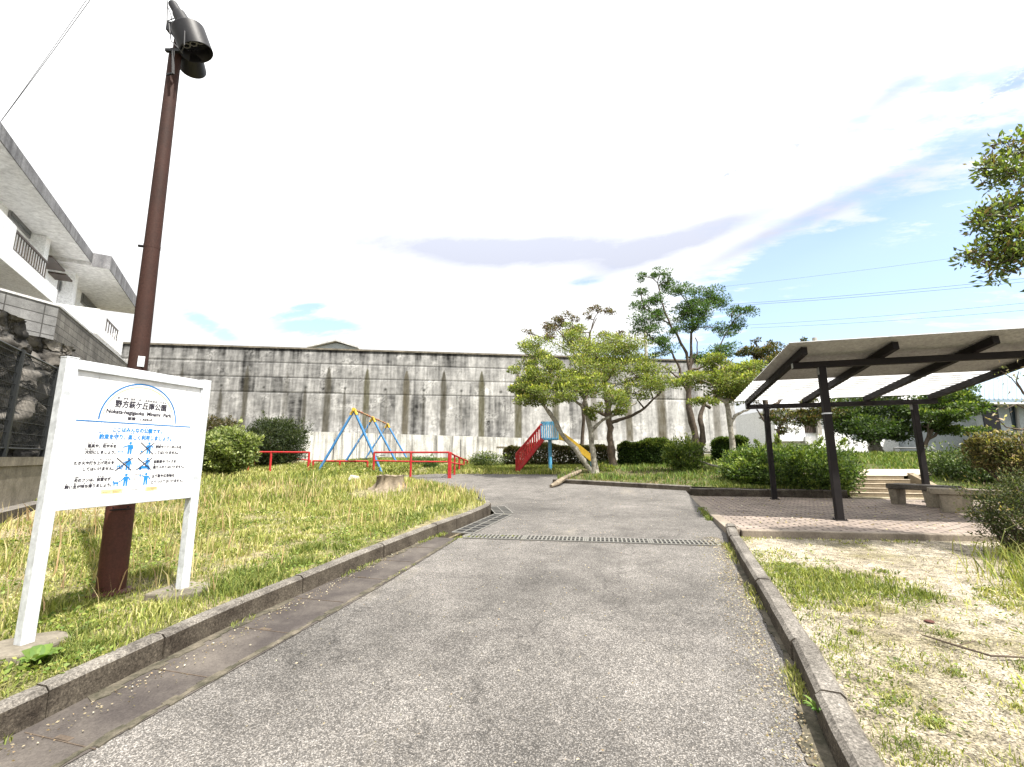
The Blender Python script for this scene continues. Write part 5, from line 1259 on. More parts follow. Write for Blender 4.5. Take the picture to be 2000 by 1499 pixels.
# near balcony
TB = .05
sa, za_ = bq(33, 447, TB); sb, zb4 = bq(97, 515, TB)          # railing top ends
_, zlo = bq(95, 552, TB); _, zbot = bq(0, 499, TB); _, zbot2 = bq(98, 590, TB)
ztopb = bq(0, 410, TB)[1]; zbase = (zbot+zbot2)/2
bal = bbox(MB(), -8, sa, TB-.12, TB, zbase, za_+.05); bbox(bal, sa, sb, TB-.12, TB, zbase, zlo); bbox(bal, sb, sb+1.0, TB-.12, TB, zbase, zb4-.55)
bbox(bal, -8, sb+1.0, TW, TB-.12, zbase, zbase+.18); bbox(bal, sb+.9, sb+1.0, TW, TB-.12, zbase+.18, zb4-.55); o = bal.build('balcony', M['wallwhite'], hb)
mb = MB(); zr_ = (za_+zb4)/2
mb.bar(B(sa, TB-.06, zr_), B(sb, TB-.06, zr_), .05, .05); mb.bar(B(sa, TB-.06, zlo+.06), B(sb, TB-.06, zlo+.06), .04, .04)
for s_ in np.linspace(sa+.02, sb-.02, 15): mb.bar(B(s_, TB-.06, zlo), B(s_, TB-.06, zr_), .022, .022, (1, 0, 0))
mb.build('railing', M['darkrail'], o)
# windows with little dark awnings
for (xa, ya, xb, yb) in ((114, 545, 127, 580), (160, 571, 187, 602), (20, 395, 60, 440)):
    s0, z1_ = bq(xa, ya, TW); s1, z0_ = bq(xb, yb, TW)
    z0_, z1_ = min(z0_, z1_-.5), z1_
    f_ = bbox(MB(), s0, s1, TW-.02, TW+.05, z0_, z1_).build('window', M['frame'], hb)
    bbox(MB(), s0+.06, s1-.06, TW+.052, TW+.06, z0_+.06, z1_-.06).build('pane', M['glass'], f_)
    mb = MB()
    for zz1 in np.linspace(z0_+.12, z1_-.1, 7): bbox(mb, s0+.05, s1-.05, TW+.062, TW+.075, zz1, zz1+.02)
    mb.build('louvre', M['frame'], f_)
for (xa, ya) in ((94, 500), (106, 513), (122, 535)):
    s0, z1_ = bq(xa, ya, TW+.4); bbox(MB(), s0, s0+.8, TW, TW+.5, z1_-.05, z1_+.02).build('awning', M['darkrail'], hb)
# far balcony, projecting box
TF = 1.0
s0, z1_ = bq(195, 604, TF); s1, zt1 = bq(243, 652, TF); zbf = bq(192, 655, TF)[1]
sR0, zR0 = bq(208, 625, TF); sR1, zR1 = bq(233, 655, TF); zlo2 = bq(232, 672, TF)[1]
fb = bbox(MB(), s0, sR0, TF-.12, TF, zbf, z1_); bbox(fb, sR0, sR1, TF-.12, TF, zbf, zlo2); bbox(fb, sR1, s1, TF-.12, TF, zbf, z1_)
bbox(fb, s0, s0+.12, TW, TF-.12, zbf, z1_); bbox(fb, s1-.12, s1, TW, TF-.12, zbf, z1_); bbox(fb, s0+.12, s1-.12, TW, TF-.12, zbf, zbf+.18)
o = fb.build('balcony', M['wallwhite'], hb)
mb = MB(); mb.bar(B(sR0, TF-.06, z1_-.03), B(sR1, TF-.06, z1_-.03), .05, .05)
for s_ in np.linspace(sR0+.03, sR1-.03, 7): mb.bar(B(s_, TF-.06, zlo2), B(s_, TF-.06, z1_-.03), .022, .022, (1, 0, 0))
mb.build('railing', M['darkrail'], o)
# ------------------------------------------------------------ block wall, rock, fence, base wall on the left bank
cC = pz(115, 600, 5.5); cD0 = pz(0, 568, 5.5); cE = pz(240, 705, 5.5)
def pl_bottom(P, py): return zat(P, py)
ang1 = math.atan2(cE[1]-cC[1], cE[0]-cC[0]); ang0 = math.atan2(cD0[1]-cC[1], cD0[0]-cC[0])
M['cmu1'] = brick_mat('concrete_block_wall', (.21, .20, .18), (.15, .14, .125), (.07, .065, .06), .40, .20, .010, -ang1, True, .55, .0)
M['cmu0'] = brick_mat('concrete_block_wall_side', (.25, .25, .25), (.19, .19, .185), (.08, .078, .075), .80, .26, .014, -ang0, True, .5, .0)
cw = thing('block_wall', 'grey concrete block wall on top of the rock below the white building', 'wall', cC)
zbw = zat(cC, 685)-.4
back_ = -nX*.2
cEE = cC+(cE-cC)*1.25; cDD = cC+(cD0-cC)*3.2
o = fixnormals(MB().prism([(*cC[:2], zbw), (*cEE[:2], zbw), (*cEE[:2], 5.5), (*cC[:2], 5.5)], back_).build('wall_face', M['cmu1'], cw))
d0 = (cC-cD0)/np.linalg.norm(cC-cD0); nb = np.array([-d0[1], d0[0], 0]); nb = nb if nb @ f0 > 0 else -nb
o = fixnormals(MB().prism([(*cC[:2], zbw), (*cDD[:2], zbw), (*cDD[:2], 5.5), (*cC[:2], 5.5)], nb*.2).build('side_face', M['cmu0'], cw))
mb = MB(); mb.bar(np.array([*cC[:2], 5.53])+back_/2, np.array([*cEE[:2], 5.53])+back_/2, .24, .06); mb.bar(np.array([*cDD[:2], 5.535])+nb*.1, np.array([*cC[:2], 5.535])+nb*.1, .24, .06); mb.build('coping', M['fascia'], cw)
# base wall line
w0 = G(0, 1001, lawn2); w1 = G(70, 967, lawn2)
w0 = np.array([w0[0], w0[1], 0]); wdv = eX
off = (w0-cC) @ nX
bwl = thing('base_wall', 'low mossy concrete wall carrying the dark mesh fence', 'wall', (*w0[:2], .5))
zc = zat(w0, 893)
P0, P1 = w0-wdv*5, w0+wdv*16
MB().bar((*P0[:2], zc/2), (*P1[:2], zc/2), .30, zc).build('wall_body', M['conc_old'], bwl)
MB().bar((*P0[:2], zc-.07), (*P1[:2], zc-.07), .36, .14).build('coping', M['conc_old'], bwl)
MB().bar((*(P0+nX*.26)[:2], .38), (*(P1+nX*.26)[:2], .40), .26, .62).build('footing', M['kerb'], bwl)
fn = thing('mesh_fence', 'dark steel mesh fence in front of the rock face', 'fence', (*w0[:2], zc))
def fl(px): # position along the fence seen at column px
    d = ray(px, 800); k = ((w0-CAM)[:2] @ n2)/(d[:2] @ n2); return CAM[:2]+d[:2]*k
ft = zat(w0, 690)
f_s = (fl(22)-w0[:2]) @ e; sp_f = (fl(98)-w0[:2]) @ e - f_s
for k in range(-2, 4):
    p = w0[:2]+e*(f_s+sp_f*k)
    MB().box((*p, (zc+ft)/2), (.07, .07, ft-zc), (eX, nX, zX)).build('post', M['black_metal'], fn)
a, b_ = f_s-2*sp_f, f_s+3*sp_f
mb = MB(); q_ = lambda s, z: np.array([*(w0[:2]+e*s), z])
for z in (ft-.03, ft-.10, zc+.14): mb.tube([q_(a, z), q_(b_, z)], .018 if z != ft-.10 else .008, 6)
for z in np.linspace(zc+.2, ft-.2, 8): mb.tube([q_(a, z), q_(b_, z)], .004, 4, False)
for s in np.arange(a, b_, .055): mb.tube([q_(s, zc+.14), q_(s, ft-.03)], .0028, 4, False)
mb.build('wire_panel', M['black_metal'], fn)
# rock face
rk = thing('rock_face', 'dark rugged natural rock under the block wall', 'rock', (*(w0+wdv*2-nX*1.2)[:2], .6))
nu, nv = 260, 90; lo_t, hi_t = -.55, off*-1+.25
V_ = []; zr_top = zbw+.45
for j in range(nv):
    v = j/(nv-1)
    for i in range(nu):
        s = -6+24*i/(nu-1)
        t = lo_t+(hi_t-lo_t)*v**1.4
        z = .4+(zr_top-.4)*v
        big = vnoise(np.array([s*1.0]), np.array([z*1.0]), 1.25, 31)[0]-.5; mid = vnoise(np.array([s]), np.array([z*1.3]), .45, 32)[0]-.5; sml = vnoise(np.array([s]), np.array([z]), .16, 33)[0]-.5
        rg = -abs(vnoise(np.array([s*1.0]), np.array([z*.8]), .8, 35)[0]-.5)*2; r2 = -abs(vnoise(np.array([s]), np.array([z]), .33, 36)[0]-.5)*2
        p = w0+wdv*s+nX*(t+.7*big+.35*mid+.12*sml+.55*rg+.25*r2+.2); V_.append((p[0], p[1], z+.3*mid*(v < .98)))
ii = np.arange(nu*nv).reshape(nv, nu); Q = np.stack([ii[:-1, :-1], ii[:-1, 1:], ii[1:, 1:], ii[1:, :-1]], -1).reshape(-1, 4)
o = arrays_mesh('rock_surface', np.array(V_), Q, np.zeros((0, 3), int), None, M['rockm'], rk); fixnormals(o)
# fill behind the rock so the bank is solid
sb_ = MB(); c1 = cC-nX*.25; 
sb_.prism([(*(cC-eX*14-nX*.5)[:2], 0), (*(cC+eX*16-nX*.5)[:2], 0), (*(cC+eX*16-nX*14)[:2], 0), (*(cC-eX*14-nX*14)[:2], 0)], (0, 0, zr_top+.2)); o = fixnormals(sb_.build('terrain', M['ground'])); o['kind'] = 'structure'
# ------------------------------------------------------------ houses and street beyond the right side
def fp(px, py, d): return at(px, py, d)
def cambox(mb, pxa, pxb, pya, pyb, d, depth):
    """box whose front face spans those columns and rows at distance d"""
    A = at(pxa, (pya+pyb)/2, d); Bp = at(pxb, (pya+pyb)/2, d); c = (A+Bp)/2
    z1, z0 = at((pxa+pxb)/2, pya, d)[2], at((pxa+pxb)/2, pyb, d)[2]
    mb.box((*(c+f0*depth/2)[:2], (z0+z1)/2), (np.linalg.norm(A-Bp), depth, abs(z1-z0)), (r0, f0, (0, 0, 1))); return mb
hr = thing('house', 'blue grey house with a broad pale metal roof at the right edge', 'house', far(2000, 19))
dR = 19.0
cambox(MB(), 1908, 2400, 776, 880, dR, 7).build('wall', M['housewall'], hr)
E0, E1 = at(1880, 787, dR-.5), at(2400, 740, dR-.5)
E1[2] = E0[2]; R0, R1 = at(1880, 724, dR+3.4), at(2400, 700, dR+3.4); R1[2] = R0[2]
for p in (E0, R0): pass
mb = MB(); mb.prism([E0, E1, R1, R0], (0, 0, .14)); fixnormals(mb.build('roof', M['roofblue'], hr))
R2, R3 = R1+f0*4.2-np.array([0, 0, R1[2]-E1[2]]), R0+f0*4.2-np.array([0, 0, R0[2]-E0[2]])
mb = MB(); mb.prism([R0+f0*.02, R1+f0*.02, R2, R3], (0, 0, .14)); fixnormals(mb.build('roof', M['roofblue'], hr))
mb = MB()
for k in np.linspace(0, 1, 60):
    a, b = E0+(E1-E0)*k, R0+(R1-R0)*k; mb.bar(a+np.array([0, 0, .155]), b+np.array([0, 0, .155]), .03, .03)
mb.build('roof_seam', M['roofblue'], hr)
MB().tube([E0+np.array([0, 0, -.06]), E1+np.array([0, 0, -.06])], .06, 8).build('gutter_pipe', M['fascia'], hr)
cambox(MB(), 1921, 1952, 790, 846, dR-.03, .03).build('door', M['dark_open'], hr)
cambox(MB(), 1976, 1990, 795, 840, dR-.03, .03).build('window', M['glass'], hr)
mb = MB(); mb.tube([at(1984, 778, dR-.1), at(1990, 850, dR-.1)], .05, 8); mb.build('downpipe', M['frame'], hr)
# pale street wall with a grey foot
sw_ = thing('street_wall', 'long low white wall with a grey concrete foot along the street', 'wall', far(1780, 23))
cambox(MB(), 1632, 2300, 858, 884, 23.0, .25).build('wall_body', M['wallwhite'], sw_)
cambox(MB(), 1632, 2300, 884, 935, 22.9, .35).build('wall_foot', M['conc'], sw_)
h2 = thing('house', 'white house with a navy shutter half hidden by the maple', 'house', far(1845, 27))
cambox(MB(), 1790, 1905, 800, 885, 27, 5).build('wall', M['wallwhite'], h2)
cambox(MB(), 1827, 1864, 838, 866, 26.96, .04).build('shutter', M['navy'], h2)
mb = MB(); a, b = at(1780, 802, 26.6), at(1912, 798, 26.6); b[2] = a[2]; mb.prism([a, b, b+f0*3+np.array([0, 0, 1.3]), a+f0*3+np.array([0, 0, 1.3])], (0, 0, .15)); fixnormals(mb.build('roof', M['fascia'], h2))
h3 = thing('house', 'white house with dark vertical slats behind the shelter post', 'house', far(1560, 28))
cambox(MB(), 1512, 1660, 800, 895, 28, 6).build('wall', M['wallwhite'], h3)
mb = MB(); a, b = at(1500, 800, 27.5), at(1672, 797, 27.5); b[2] = a[2]; mb.prism([a, b, b+f0*3.6+np.array([0, 0, 1.6]), a+f0*3.6+np.array([0, 0, 1.6])], (0, 0, .16)); fixnormals(mb.build('roof', M['fascia'], h3))
w_ = cambox(MB(), 1570, 1594, 814, 846, 27.95, .05).build('window', M['glass'], h3)
mb = MB()
for px in np.linspace(1571, 1593, 8): cambox(mb, px-.9, px+.9, 813, 846, 27.88, .05)
mb.build('slats', M['darkrail'], w_)
cambox(MB(), 1596, 1604, 806, 850, 27.7, .2).build('column', M['conc'], h3)
cambox(MB(), 1515, 1572, 829, 862, 27.5, .4).build('porch_wall', M['wallwhite'], h3)
cambox(MB(), 1573, 1594, 853, 866, 27.4, .5).build('meter_box', M['fascia'], h3)
tf = thing('board_fence', 'tan board fence behind the parked car', 'fence', far(1475, 52))
mb = MB(); 
for px in np.arange(1448, 1502, 5.2): cambox(mb, px, px+5, 812, 900, 52, .04)
mb.build('boards', M['tan'], tf)
mb = MB(); cambox(mb, 1446, 1504, 818, 820, 51.9, .06); cambox(mb, 1446, 1504, 850, 853, 51.9, .06); mb.build('fence_rail', M['tan'], tf)
# white wall strip and rails under the trees
sr = thing('street_railing', 'thin dark pipe railing on the upper ground beyond the steps', 'railing', at(1790, 905, 17.6))
dr = 17.6
pa = [at(1746, 875, dr+.5), at(1826, 876.5, dr-.4)]
for p, pyb in ((pa[0], 897), (pa[1], 904)): MB().tube([p, (p[0], p[1], zat(p, pyb)-.1)], .035, 8).build('post', M['frame'], sr)
MB().tube(pa, .03, 8).build('rail', M['frame'], sr); lowr = [np.array([p[0], p[1], zat(p, 900)]) for p in pa]; MB().tube(lowr, .022, 8).build('rail', M['frame'], sr)
M['car_navy'] = plain('navy_car_paint', (.018, .022, .04), .15, 0, .7)
gz_road = at(1461, 867, 46)[2]-.01
sheet('road', [(13, 38), (60, 30), (70, 70), (5, 75)], lambda x, y: gz_road, 8, M['asphalt'])
# parked car, seen from behind three quarters
dc = 46.0; cc = at(1461, 862, dc); gz2 = at(1461, 867, dc)[2]
car = thing('parked_car', 'dark navy hatchback parked beyond the end of the retaining wall', 'car', (cc[0], cc[1], gz2))
ax_ = unit(f0*.93+r0*.35); ay_ = np.array([-ax_[1], ax_[0], 0])
def cp(u, v, z): return np.array([cc[0], cc[1], gz2])+ax_*u+ay_*v+np.array([0, 0, z])
sec = [(-1.9, .35, .75, .80), (-1.75, .30, .95, .84), (-.9, .25, .98, .86), (.6, .25, 1.0, .86), (1.6, .28, .92, .84), (1.95, .35, .70, .78)]
mb = MB(); vs = []
for u, zl, zh, hw_ in sec: vs += [cp(u, -hw_, zl), cp(u, hw_, zl), cp(u, hw_, zh-.12), cp(u, hw_-.10, zh), cp(u, -hw_+.10, zh), cp(u, -hw_, zh-.12)]
k = 6; n = len(sec)
mb.add(vs, [(i*k+a, i*k+(a+1) % k, (i+1)*k+(a+1) % k, (i+1)*k+a) for i in range(n-1) for a in range(k)]+[tuple(range(k)), tuple((n-1)*k+a for a in range(k))])
fixnormals(mb.build('body', M['car_navy'], car, bevel=.04))
def cab(name, m, sec, grow=0):
    mb = MB(); vs = []
    for u, hb_, z in sec: vs += [cp(u, -hb_, z), cp(u, hb_, z)]
    (u0_, h0, z0_), (u1_, h1, z1_), (u2_, h2_, z2_), (u3_, h3_, z3_) = sec
    mb.add(vs, [(0, 1, 3, 2), (2, 3, 5, 4), (4, 5, 7, 6), (6, 7, 1, 0), (0, 2, 4, 6), (1, 7, 5, 3)]); return fixnormals(mb.build(name, m, car))
cab('window', M['glass'], [(-1.5, .78, .93), (-1.05, .64, 1.42), (.75, .62, 1.44), (1.25, .74, .96)])
mb = MB(); mb.box(cp(-.15, 0, 1.455), (1.75, 1.24, .05), (ax_, ay_, (0, 0, 1))); mb.build('car_roof', M['car_navy'], car, bevel=.02)
for v in (-.72, .72):
    mb = MB(); 
    for (a, b) in (((-1.5, .93), (-1.05, 1.43)), ((-.15, .95), (-.15, 1.45)), ((1.25, .95), (.75, 1.45))): mb.bar(cp(a[0], v*1.06, a[1]), cp(b[0], v*.90, b[1]), .06, .06, (1, 0, .1))
    mb.build('pillar', M['car_navy'], car)
for u in (-1.2, 1.25):
    for v in (-.80, .80):
        w_ = MB().tube([cp(u, v-.10, .31), cp(u, v+.10, .31)], .31, 20).build('wheel', M['tyre'], car); MB().tube([cp(u, v-.105, .31), cp(u, v+.105, .31)], .19, 16).build('rim', M['galv'], w_)
for v in (-.66, .66): MB().box(cp(-1.86, v, .78), (.10, .26, .16), (ax_, ay_, (0, 0, 1))).build('tail_light', M['red'], car, bevel=.02)

# ------------------------------------------------------------ power lines
def line(label, a, b, sag, r, grp):
    pts = []
    for k in np.linspace(0, 1, 22): p = a+(b-a)*k; p = p.copy(); p[2] -= sag*4*k*(1-k); pts.append(p)
    o = MB().tube(pts, r, 5).build('power_line', M['wire']); tag(o, label, 'power line', grp); return o
gR = 'power lines crossing the sky at the right'
for lab, a, b, r in (('highest faint power line at the right passing behind the near tree leaves', (1395, 562, 46), (2200, 455, 34), .010),
                     ('upper of the close pair of power lines above the shelter', (1412, 595.5, 43), (2200, 522, 32), .015), ('lower of the close pair of power lines above the shelter', (1412, 598.5, 43), (2200, 530, 32), .015),
                     ('second lowest power line running just over the shelter roof', (1462, 635, 43), (2200, 571, 30), .012), ('lowest power line running just over the shelter roof', (1466, 641, 43), (2200, 588, 30), .012)):
    line(lab, at(*a), at(*b), .25, r, gR)
gL = 'power lines rising from the white building'
line('outer power line rising from the white building eaves', at(0, 240, 9.5), at(205, -40, 6.5), .03, .006, gL)
line('inner power line rising from the white building eaves', at(2, 236, 9.5), at(186, -25, 6.5), .05, .005, gL)
# ------------------------------------------------------------ stump, stone, fallen branch
sb = G(762, 956, lawn2); dst = float((sb-CAM) @ f0)
stp = thing('tree_stump', 'weathered bleached tree stump with flared roots in the tall grass', 'stump', sb)
rs_ = 25/F*dst; hs = 26/F*dst
mb = MB(); n = 40; vs = []
lv = [(-.15, 1.75), (0, 1.5), (.18, 1.12), (.5, .95), (.85, .93), (1.0, .98)]
for t, k in lv:
    for i in range(n):
        a = 2*PI*i/n; root = 1+.28*max(0, math.cos(5*a+1.0))*(1-t)**2+.07*math.sin(9*a)+.05*math.sin(17*a+1)
        z = sb[2]+hs*t+(.012*math.sin(3*a)+.010*math.sin(11*a) if t == 1.0 else 0)
        vs.append((sb[0]+rs_*k*root*math.cos(a), sb[1]+rs_*k*root*math.sin(a), z))
mb.add(vs, [(j*n+i, j*n+(i+1) % n, (j+1)*n+(i+1) % n, (j+1)*n+i) for j in range(len(lv)-1) for i in range(n)])
mb.build('bark_sides', M['cut_wood'], stp, smooth=True)
mb = MB(); top = vs[-n:]; c = np.array([sb[0], sb[1], sb[2]+hs*.80])
inner = [np.array(p)*.0+c+(np.array(p)-c)*np.array([.80, .80, .5]) for p in top]
mb.add(list(top)+inner+[c], [(i, (i+1) % n, n+(i+1) % n, n+i) for i in range(n)]+[(n+i, n+(i+1) % n, 2*n) for i in range(n)]); mb.build('cut_top', M['cut_wood'], stp)
def boulder(name, label, p, R, m, seed, sq=.7):
    import bmesh
    bm = bmesh.new(); bmesh.ops.create_icosphere(bm, subdivisions=3, radius=1)
    rs = np.random.default_rng(seed); ds_ = rdir(9); off_ = rs.uniform(.62, .95, 9)
    for v in bm.verts:
        q = np.array(v.co)
        for d_, o_ in zip(ds_, off_):
            k = q @ d_
            if k > o_: q = q-d_*(k-o_)*.9
        v.co = Vector((q[0]*R+p[0], q[1]*R+p[1], q[2]*R*sq+p[2]))
    me = bpy.data.meshes.new(name); bm.to_mesh(me); bm.free(); me.materials.append(m)
    o = bpy.data.objects.new(name, me); COL.objects.link(o); tag(o, label, 'stone'); return o
p = G(690, 946, lawn2); boulder('stone', 'whitish stone lying in the grass left of the stump', p+np.array([0, 0, .16]), 11/F*float((p-CAM) @ f0), M['stone_white'], 5)
lg = thing('fallen_branch', 'bleached fallen branch lying over the end of the bed kerb', 'branch', G(1105, 940, rz))
zl_ = lambda px, py, h: G(px, py, rz, h)
mb = MB().tube([zl_(1076, 950, .05), zl_(1090, 943, .10), zl_(1104, 934, .15), zl_(1120, 927, .16), zl_(1134, 920, .20)], [.05, .085, .07, .08, .05], 10)
mb.tube([zl_(1084, 944, .08), zl_(1096, 940, .13), zl_(1106, 933, .18)], [.04, .035, .02], 8); mb.build('wood', M['cut_wood'], lg, smooth=True)
for lab, px, py, hx in (('grey bare branch leaning out of the grass by the tall tree foot', 1400, 915, 38),):
    o = MB().tube([G(px-32, py-14, bank, .25), G(px-10, py-6, bank, .18), G(px+hx-10, py, bank, .05)], [.04, .035, .02], 8).build('fallen_branch', M['bark_pale'], None, smooth=True); tag(o, lab, 'branch')

# ------------------------------------------------------------ grass
def blades(xy, zf, hmin, hmax, wid, palette, lean=.5, jit=.25, hk=None):
    n = len(xy); h = rng.uniform(hmin, hmax, n)
    if hk is not None: h = h*hk
    a = rng.uniform(0, 2*PI, n); l = rng.uniform(.1, lean, n)*h
    z = np.array([zf(x, y) for x, y in xy])-.01
    base = np.column_stack([xy, z]); dist = np.linalg.norm(base-CAM, axis=1)
    w = np.maximum(wid, dist*.0016)*rng.uniform(.7, 1.3, n)
    b = rng.uniform(0, 2*PI, n); sd = np.column_stack([np.cos(b), np.sin(b), np.zeros(n)])*w[:, None]/2
    ld = np.column_stack([np.cos(a), np.sin(a), np.zeros(n)])
    mid = base+ld*(l*.35)[:, None]; mid[:, 2] += h*.6
    tip = base+ld*l[:, None]; tip[:, 2] += h*(1-.25*(l/h))
    V = np.stack([base-sd, base+sd, mid+sd*.8, mid-sd*.8, tip], 1).reshape(-1, 3)
    i = np.arange(n)*5
    Qd = np.stack([i, i+1, i+2, i+3], 1); Td = np.stack([i+3, i+2, i+4], 1)
    c = pal(n, palette, jit)
    cols = np.repeat(c, 5, 0)
    return V, Qd, Td, cols
EXC = [(sb[0]-.02*i*sb[0]/sb[1], sb[1]-.35*i, .42) for i in range(4)]+[(G(690, 946, lawn2)[0], G(690, 946, lawn2)[1]-.3*i, .25) for i in range(3)]
class Field:
    def __init__(s): s.p = []
    def add(s, xy, *a, **k):
        kp = np.ones(len(xy), bool)
        for ex, ey, er in EXC: kp &= np.hypot(xy[:, 0]-ex, xy[:, 1]-ey) > er
        if k.get('hk') is not None: k['hk'] = k['hk'][kp]
        if kp.any(): s.p.append(blades(xy[kp], *a, **k))
    def raw(s, t): s.p.append(t)
    def build(s, name, label, cat):
        o_ = 0; Vs, Qs, Ts, Cs = [], [], [], []
        for V, Q, T, c in s.p: Vs.append(V); Qs.append(Q+o_); Ts.append(T+o_); Cs.append(c); o_ += len(V)
        o = arrays_mesh(name, np.concatenate(Vs), np.concatenate(Qs), np.concatenate(Ts), np.concatenate(Cs), M['grass'])
        return tag(o, label, cat, None, 'stuff')
def inpoly(x, y, poly):
    r = np.zeros(len(x), bool); j = len(poly)-1
    for i in range(len(poly)):
        xi, yi = poly[i][0], poly[i][1]; xj, yj = poly[j][0], poly[j][1]
        c = ((yi > y) != (yj > y)) & (x < (xj-xi)*(y-yi)/(yj-yi+1e-12)+xi); r ^= c; j = i
    return r
DRY = [(4, (.42, .39, .16)), (3, (.34, .34, .11)), (3, (.28, .30, .08)), (2, (.50, .46, .24))]
MID = [(4, (.20, .23, .05)), (3, (.27, .29, .07)), (3, (.15, .185, .038)), (2, (.36, .34, .12))]
GRN = [(4, (.125, .165, .035)), (3, (.17, .205, .045)), (2, (.085, .12, .028)), (2, (.25, .25, .075))]
LUSH = [(4, (.09, .155, .028)), (3, (.13, .19, .035)), (2, (.06, .11, .02))]
def scatter(n, x0_, x1_, y0_, y1_, poly=None, bias=0):
    x = rng.uniform(x0_, x1_, n); y = y0_+(y1_-y0_)*rng.random(n)**(1+bias)
    if poly is not None: k = inpoly(x, y, poly); x, y = x[k], y[k]
    return np.column_stack([x, y])
def keep(xy, prob): return xy[rng.random(len(xy)) < prob]
fl_ = Field()
# near meadow
xy = scatter(120000, -9, -3.1, .5, 8.5, lawn_poly, .35)
dn_ = vnoise(xy[:, 0], xy[:, 1], .7, 41)*.6+vnoise(xy[:, 0], xy[:, 1], .22, 42)*.4
near_k = np.exp(-(np.abs(xy[:, 0]+3.2))/.5)
xy = keep(xy, np.clip((dn_-.40)*1.7+.05+.10*near_k, .03, .8)); g_ = vnoise(xy[:, 0], xy[:, 1], 1.1, 43)
grn = g_+.22*np.exp(-(np.abs(xy[:, 0]+3.2))/.5)*(xy[:, 1] < 4.5) > .66
hk = .30+.75*vnoise(xy[:, 0], xy[:, 1], .8, 44)
foot = np.minimum(np.hypot(xy[:, 0]-SX, xy[:, 1]-SY0), np.hypot(xy[:, 0]-SX, xy[:, 1]-SY1)) > .24
xy, grn, hk = xy[foot], grn[foot], hk[foot]
th = scatter(60000, -9, -3.1, .5, 9, lawn_poly, .3); th = keep(th, np.clip(vnoise(th[:, 0], th[:, 1], .5, 45)*1.5-.2, .05, 1))
fl_.add(th, lawn2, .010, .028, .0032, [(4, (.40, .35, .20)), (3, (.30, .25, .13)), (2, (.22, .22, .08)), (1, (.5, .46, .32))], 3.2)
fl_.add(xy[~grn], lawn2, .03, .115, .0030, DRY+MID, hk=hk[~grn]); fl_.add(xy[grn], lawn2, .03, .115, .0036, MID+GRN, hk=hk[grn])
# clumps
for cx_, cy__, rr, n, hmx, pl_ in ([(-3.55+random.uniform(-.3, .2), random.uniform(2.0, 8.3), random.uniform(.08, .22), 170, random.uniform(.05, .15), GRN) for _ in range(40)]
                              + [(random.uniform(-8, -3.5), random.uniform(2.0, 9.5), random.uniform(.10, .35), 260, random.uniform(.08, .16), random.choice([MID, DRY+MID])) for _ in range(52)] + [(-3.5, 3.25, .18, 420, .16, GRN), (-3.42, 3.5, .2, 420, .14, GRN)]):
    q_ = np.column_stack([cx_+rng.normal(size=n)*rr*.6, cy__+rng.normal(size=n)*rr*.6]); q_ = q_[inpoly(q_[:, 0], q_[:, 1], lawn_poly)]
    q_ = q_[np.minimum(np.hypot(q_[:, 0]-SX, q_[:, 1]-SY0), np.hypot(q_[:, 0]-SX, q_[:, 1]-SY1)) > .22]
    if len(q_): fl_.add(q_, lawn2, hmx*.4, hmx, .0035, pl_, .9)
# far meadow, taller towards the path edge and the swings
xy = scatter(90000, -22, -2.8, 6.5, 17, lawn_poly, 0)
dn_ = vnoise(xy[:, 0], xy[:, 1], 1.1, 51)
xy = keep(xy, np.clip(.45+.9*(dn_-.35), .15, 1)); tall = .55+.9*vnoise(xy[:, 0], xy[:, 1], 1.5, 52)
px_s = np.array([proj((x, y, .6))[0] for x, y in xy]); tall *= 1+.25*np.clip(1-np.abs(px_s-640)/170, 0, 1)*np.clip((xy[:, 1]-8)/3, 0, 1)
g_ = vnoise(xy[:, 0], xy[:, 1], 1.6, 53) > .52
fl_.add(xy[g_], lawn2, .06, .21, .0038, MID+GRN, .7, hk=tall[g_]); fl_.add(xy[~g_], lawn2, .06, .21, .0038, DRY+DRY+MID, .7, hk=tall[~g_])
# along the far edge by the rails and slide
xy = scatter(45000, -14, -2.3, 15.6, 22, lawn_poly)
fl_.add(xy, lawn2, .05, .20, .005, MID+GRN, .7, hk=np.clip((xy[:, 1]-15.6)/1.5, .5, 1.2)*np.where(xy[:, 0] < -7, 1.0, .6))
for _ in range(900):
    cx_, cy__ = random.uniform(-7.5, -3.25), random.uniform(1.0, 8.5)
    n = random.randint(40, 110); rr = random.uniform(.04, .16); q_ = np.column_stack([cx_+rng.normal(size=n)*rr*.6, cy__+rng.normal(size=n)*rr*.6]); q_ = q_[inpoly(q_[:, 0], q_[:, 1], lawn_poly)]; h_ = random.uniform(.03, .09)
    if len(q_): fl_.add(q_, lawn2, h_*.3, h_, .0036, random.choice([GRN, MID, DRY, DRY, DRY+MID]), 1.4)
# thin seed stalks
xy = scatter(5200, -9, -3.15, 1.2, 11, lawn_poly, .2); xy = keep(xy, np.clip(vnoise(xy[:, 0], xy[:, 1], 1.0, 61)*1.5-.35, .03, 1))
fl_.add(xy, lawn2, .14, .36, .0024, [(3, (.45, .37, .20)), (2, (.38, .34, .14)), (1, (.42, .28, .16))], .45)
fl_.build('grass', 'dry yellow green meadow grass left of the path', 'grass')
